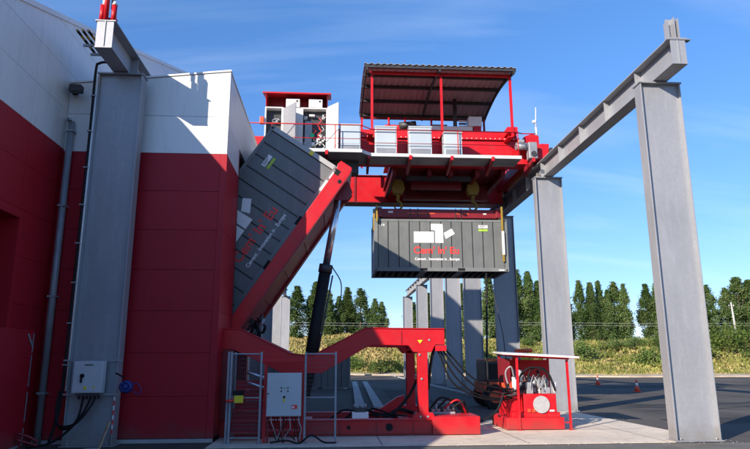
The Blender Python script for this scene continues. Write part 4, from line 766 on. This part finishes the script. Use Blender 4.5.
# roof
xs = [1.25, 4.5, 7.87]; ya, yb = 24.4, 30.0
zc = lambda y: 14.5-.04*(y-ya)/(yb-ya)+.34*math.sin(math.pi*(y-ya)/(yb-ya))
b = MB(); nx = 96; ny = 10
for j in range(ny+1):
    y = ya+(yb-ya)*j/ny
    for i in range(nx+1):
        b.v.append((1.22+6.68*i/nx, y, zc(y)+(.045 if (i % 4) in (0, 1) else 0)))
b.f = [(j*(nx+1)+i, j*(nx+1)+i+1, (j+1)*(nx+1)+i+1, (j+1)*(nx+1)+i) for j in range(ny) for i in range(nx)]; b.sm = [0]*len(b.f)
rs_ = b.build('roof_sheeting', sheet, gc); md = rs_.modifiers.new('th', 'SOLIDIFY'); md.thickness = .012
for fr in (.02, .25, .5, .75, .98):
    y = ya+(yb-ya)*fr; MB().box(1.24, 7.88, y-.06, y+.06, zc(y)-.15, zc(y)-.015).build('purlin', darkm, gc)
for x in (1.32, 4.5, 7.78):
    b = MB()
    for j in range(10): y0 = ya+(yb-ya)*j/10; y1_ = ya+(yb-ya)*(j+1)/10; b.bar((x, y0, zc(y0)-.2), (x, y1_, zc(y1_)-.2), .08, .13)
    b.build('rafter', darkm, gc)
MB().box(1.5, 7.78, 24.86, 24.96, 14.28, 14.4).build('front_beam', red, gc); MB().box(1.3, 7.8, 29.7, 29.8, 14.15, 14.25).build('rear_beam', redd, gc)
b = MB(); b.prism([(1.2, 14.52), (1.2, 14.6)] and [(ya, 14.5), (yb, 14.46), (yb, 14.2), (27, 14.45), (ya, 14.3)], 1.19, 1.21, 'x')
for x in (1.57, 4.62, 7.72): MB().box(x-.05, x+.05, 24.86, 24.96, 11.5, 14.28).build('roof_post', red, gc); MB().box(x-.05, x+.05, 24.98, 25.7, 11.5, 11.56).build('post_foot', red, gc)
for x in (1.35, 7.72): MB().box(x-.05, x+.05, 29.7, 29.8, 11.5, 14.15).build('roof_post', redd if x > 5 else red, gc)
for x in (1.5, 7.6): MB().box(x-.1, x+.1, 24.85, 26.0, 11.46, 11.5).build('post_bracket', red, gc)
for x0, x1, z0, z1 in ((7.5, 7.95, 11.9, 12.05),): MB().box(x0, x1, 24.9, 25.8, 11.7, 11.95).build('post_plinth', red, gc)
# control cubicles on the walkway
for x0, x1, y, z1, lab in ((.19, 1.05, 24.35, 11.66, 'pale blue-grey cubicle on the walkway nearest the open white cabinets'), (1.68, 2.6, 24.6, 11.7, 'pale cubicle on the walkway below the left post of crane roof'), (3.13, 4.1, 24.6, 11.72, 'largest pale cubicle, middle of the crane walkway'), (4.63, 5.4, 24.6, 11.5, 'smallest pale cubicle right of the middle roof post')):
    q = thing('walkway_cubicle', lab, 'cubicle', ((x0+x1)/2, y, Z0), 'pale cubicles along the crane walkway')
    MB().box(x0, x1, y, y+.5, Z0+.005, z1).build('housing', bluegrey, q, bevel=.01); MB().box(x0-.02, x1+.02, y-.03, y+.52, z1+.001, z1+.04).build('lid', greybox, q)
    MB().box(x0+.04, x1-.04, y-.012, y-.001, Z0+.45, z1-.04).build('door', bluegrey, q, bevel=.004); MB().box(x0+.06, x1-.06, y-.012, y-.001, Z0+.1, Z0+.38).build('vent_panel', galvd, q)
    for i in range(6): MB().box(x0+.08, x1-.08, y-.02, y-.0125, Z0+.13+i*.04, Z0+.145+i*.04).build('louvre', galv, q)
# electrical cabinets, shelter
ec = thing('electrical_cabinet', 'white electrical cabinets with open doors and red visor on crane walkway', 'cabinet', (-1.6, 24.9, Z0))
YC = 24.8
def shell(x0, x1, z0, z1, depth=.6):
    b = MB(); b.box(x0, x0+.05, YC, YC+depth, z0, z1); b.box(x1-.05, x1, YC, YC+depth, z0, z1); b.box(x0+.05, x1-.05, YC, YC+depth, z0, z0+.05); b.box(x0+.05, x1-.05, YC, YC+depth, z1-.05, z1); b.box(x0+.05, x1-.05, YC+depth-.03, YC+depth, z0+.05, z1-.05)
    return b.build('carcass', whitep, ec)
shell(-3.0, -2.25, Z0+.02, 12.58); shell(-2.24, -1.5, Z0+.02, 12.55); shell(-1.49, -.35, Z0+.02, 12.58)
MB().box(-1.95, -1.38, YC-.03, YC-.005, Z0+.05, 12.5).build('door', whitep, ec)
MB().box(-2.24, -1.96, YC-.03, YC-.005, Z0+.05, 12.5).build('door', whitep, ec)
def leafdoor(x, ang, w, z0, z1, m):
    b = MB(); d = Vector((math.cos(ang), math.sin(ang), 0)); p = Vector((x, YC-.01, 0)); b.prism([(p.x, p.y), (p.x+d.x*w, p.y+d.y*w), (p.x+d.x*w-.03*d.y, p.y+d.y*w+.03*d.x), (p.x-.03*d.y, p.y+.03*d.x)], z0, z1, 'z'); return b.build('open_door', m, ec)
leafdoor(-2.24, R(-52), .95, Z0+.05, 12.5, galv); leafdoor(-.35, R(-50), .72, Z0+.05, 12.62, whitep)
MB().box(-2.94, -2.3, YC+.3, YC+.33, Z0+.1, 12.5).build('mounting_plate', darkm, ec); MB().box(-1.43, -.41, YC+.3, YC+.33, Z0+.1, 12.5).build('mounting_plate', darkm, ec)
rnd = random.Random(5)
for i in range(26):
    x = rnd.choice([rnd.uniform(-2.9, -2.45), rnd.uniform(-1.35, -1.0), rnd.uniform(-.95, -.5), rnd.uniform(-.95, -.5)]); z = rnd.uniform(Z0+.2, 12.3); w = rnd.uniform(.08, .25)
    MB().box(x, x+w, YC+.12, YC+.29, z, z+rnd.uniform(.04, .16)).build('relay', rnd.choice([galv, darkm, whitep, greybox, copperm]), ec)
for i in range(10):
    x = rnd.uniform(-1.0, -.5); z = rnd.uniform(11.0, 12.2); MB().tube(curve([(x, YC+.1, z), (x+.1, YC+.05, z-.15), (x-.05, YC+.08, z-.3), (x+.08, YC+.1, z-.5)], 5), .015, n=5).build('wiring', [whitep, redprint, black, copperm][i % 4], ec)
MB().box(-1.3, -1.0, YC+.1, YC+.3, Z0+.3, 12.0).build('drive_unit', galvd, ec); MB().cyl((-.98, YC+.08, 11.35), (-.98, YC+.04, 11.35), .09, n=14).build('green_button', greenbtn, ec)
for x in (-2.12, -.72-.43): MB().box(x, x+.58, YC+.0, YC+.5, 12.60, 12.98).build('fan_unit', whitep, ec, bevel=.01); MB().cyl((x+.47, YC-.003, 12.87), (x+.47, YC-.01, 12.87), .045, n=10).build('fan_port', black, ec)
b = MB(); b.prism([(YC-.25, 13.1), (YC-.25, 13.16), (YC+.95, 13.42), (YC+.95, 13.36)], -3.1, -.2, 'x'); b.build('visor_roof', red, ec); MB().box(-2.95, -.35, YC+.61, YC+.65, 12.4, 13.3).build('visor_back', redd, ec)
MB().prism([(YC-.05, 12.62), (YC+.6, 12.62), (YC+.6, 13.25), (YC-.2, 13.1)], -2.97, -2.94, 'x').build('visor_side', red, ec)
MB().prism([(YC+.05, 12.62), (YC+.6, 12.62), (YC+.6, 13.25), (YC-.2, 13.1)], -.38, -.35, 'x').build('visor_side', redd, ec)
tag(MB().box(-3.2, -3.02, YC-.1, YC+.1, 11.8, 12.1).build('warning_lamp', orangep, bevel=.02), 'small orange beacon box left of the open white cabinets', 'beacon')
# ------------------------------------------------------------------ traffic cones
for x, y, lab in ((19.2, 39.0, 'nearer orange traffic cone on the asphalt at right'), (21.4, 50.0, 'farther orange traffic cone on the asphalt, left of the nearer')):
    q = thing('traffic_cone', lab, 'cone', (x, y, 0), 'two traffic cones')
    MB().box(x-.22, x+.22, y-.22, y+.22, .012, .05).build('base', conem, q, bevel=.01); MB().cyl((x, y, .05), (x, y, .38), .17, .10, 16).build('cone', conem, q); MB().cyl((x, y, .38), (x, y, .56), .101, .07, 16).build('white_band', white, q); MB().cyl((x, y, .56), (x, y, .78), .07, .03, 16).build('cone_tip', conem, q)

for y_ in (18.4,):
    struct(MB().box(-2.9, 9.2, y_, y_+.02, .0, .0145).build('slab_joint', darkm))
for x_ in (1.2, 4.8, 8.3): struct(MB().box(x_, x_+.02, 15.5, 21.5, .0, .0148).build('slab_joint', darkm))
# grit on slab edge and asphalt patches
rnd = random.Random(3); b = MB()
for _ in range(350):
    x = rnd.uniform(-3, 10); y = rnd.choice([rnd.uniform(15.1, 15.7), rnd.uniform(15.5, 21), rnd.gauss(21.6, .3)]); q = rnd.uniform(.004, .012)
    b.box(x-q, x+q, y-q*.8, y+q*.7, .012, .012+q)
stuff(tag(b.build('grit', curbm), 'small stones and grit scattered over the concrete slab', 'gravel'))
patch = mat('asphalt_patch', (.042, .04, .037), .9, spec=.25, var=.2, vscale=1.5, bump=.4, bscale=50)
for P in ([(11, 19.5), (15.5, 20.2), (15.2, 22), (11.2, 21.4)], [(13, 27), (22, 28.5), (22, 29.6), (13, 28)], [(20, 44), (36, 46), (35, 50), (19, 47)], [(3, 30), (5, 30), (5.3, 44), (3.4, 44)]):
    struct(MB().prism(P, -.05, .004, 'z').build('asphalt_patch', patch))

dusty_lit = mat('dusty_lit_asphalt', (.15, .14, .125), .9, var=.25, vscale=.8, spec=.25, dirt=(.25, .22, .18), damt=.6, bump=.4, bscale=45)  # dusty grey-brown, with sunlight on the front strip put into the lighter colour
struct(MB().prism([(-7.2, 9), (30, 9), (30, 14.9), (9.7, 15.25), (-7.2, 15.15)], -.05, .005, 'z').build('road', dusty_lit))
tyre = mat('tyre_marks', (.028, .027, .026), .8, var=.3, vscale=3)
for cx_, cy_, rr_, a0, a1 in ((22, 40, 14, 3.6, 5.2), (22, 40, 15.7, 3.6, 5.2), (8, 48, 22, 4.9, 5.9), (8, 48, 23.6, 4.9, 5.9)):
    b = MB(); n_ = 40
    for i in range(n_+1):
        a = a0+(a1-a0)*i/n_; b.v += [(cx_+rr_*math.cos(a), cy_+rr_*math.sin(a), .008), (cx_+(rr_+.2)*math.cos(a), cy_+(rr_+.2)*math.sin(a), .008)]
    b.f = [(2*i, 2*i+1, 2*i+3, 2*i+2) for i in range(n_)]; b.sm = [0]*n_
    struct(b.build('tyre_mark', tyre))
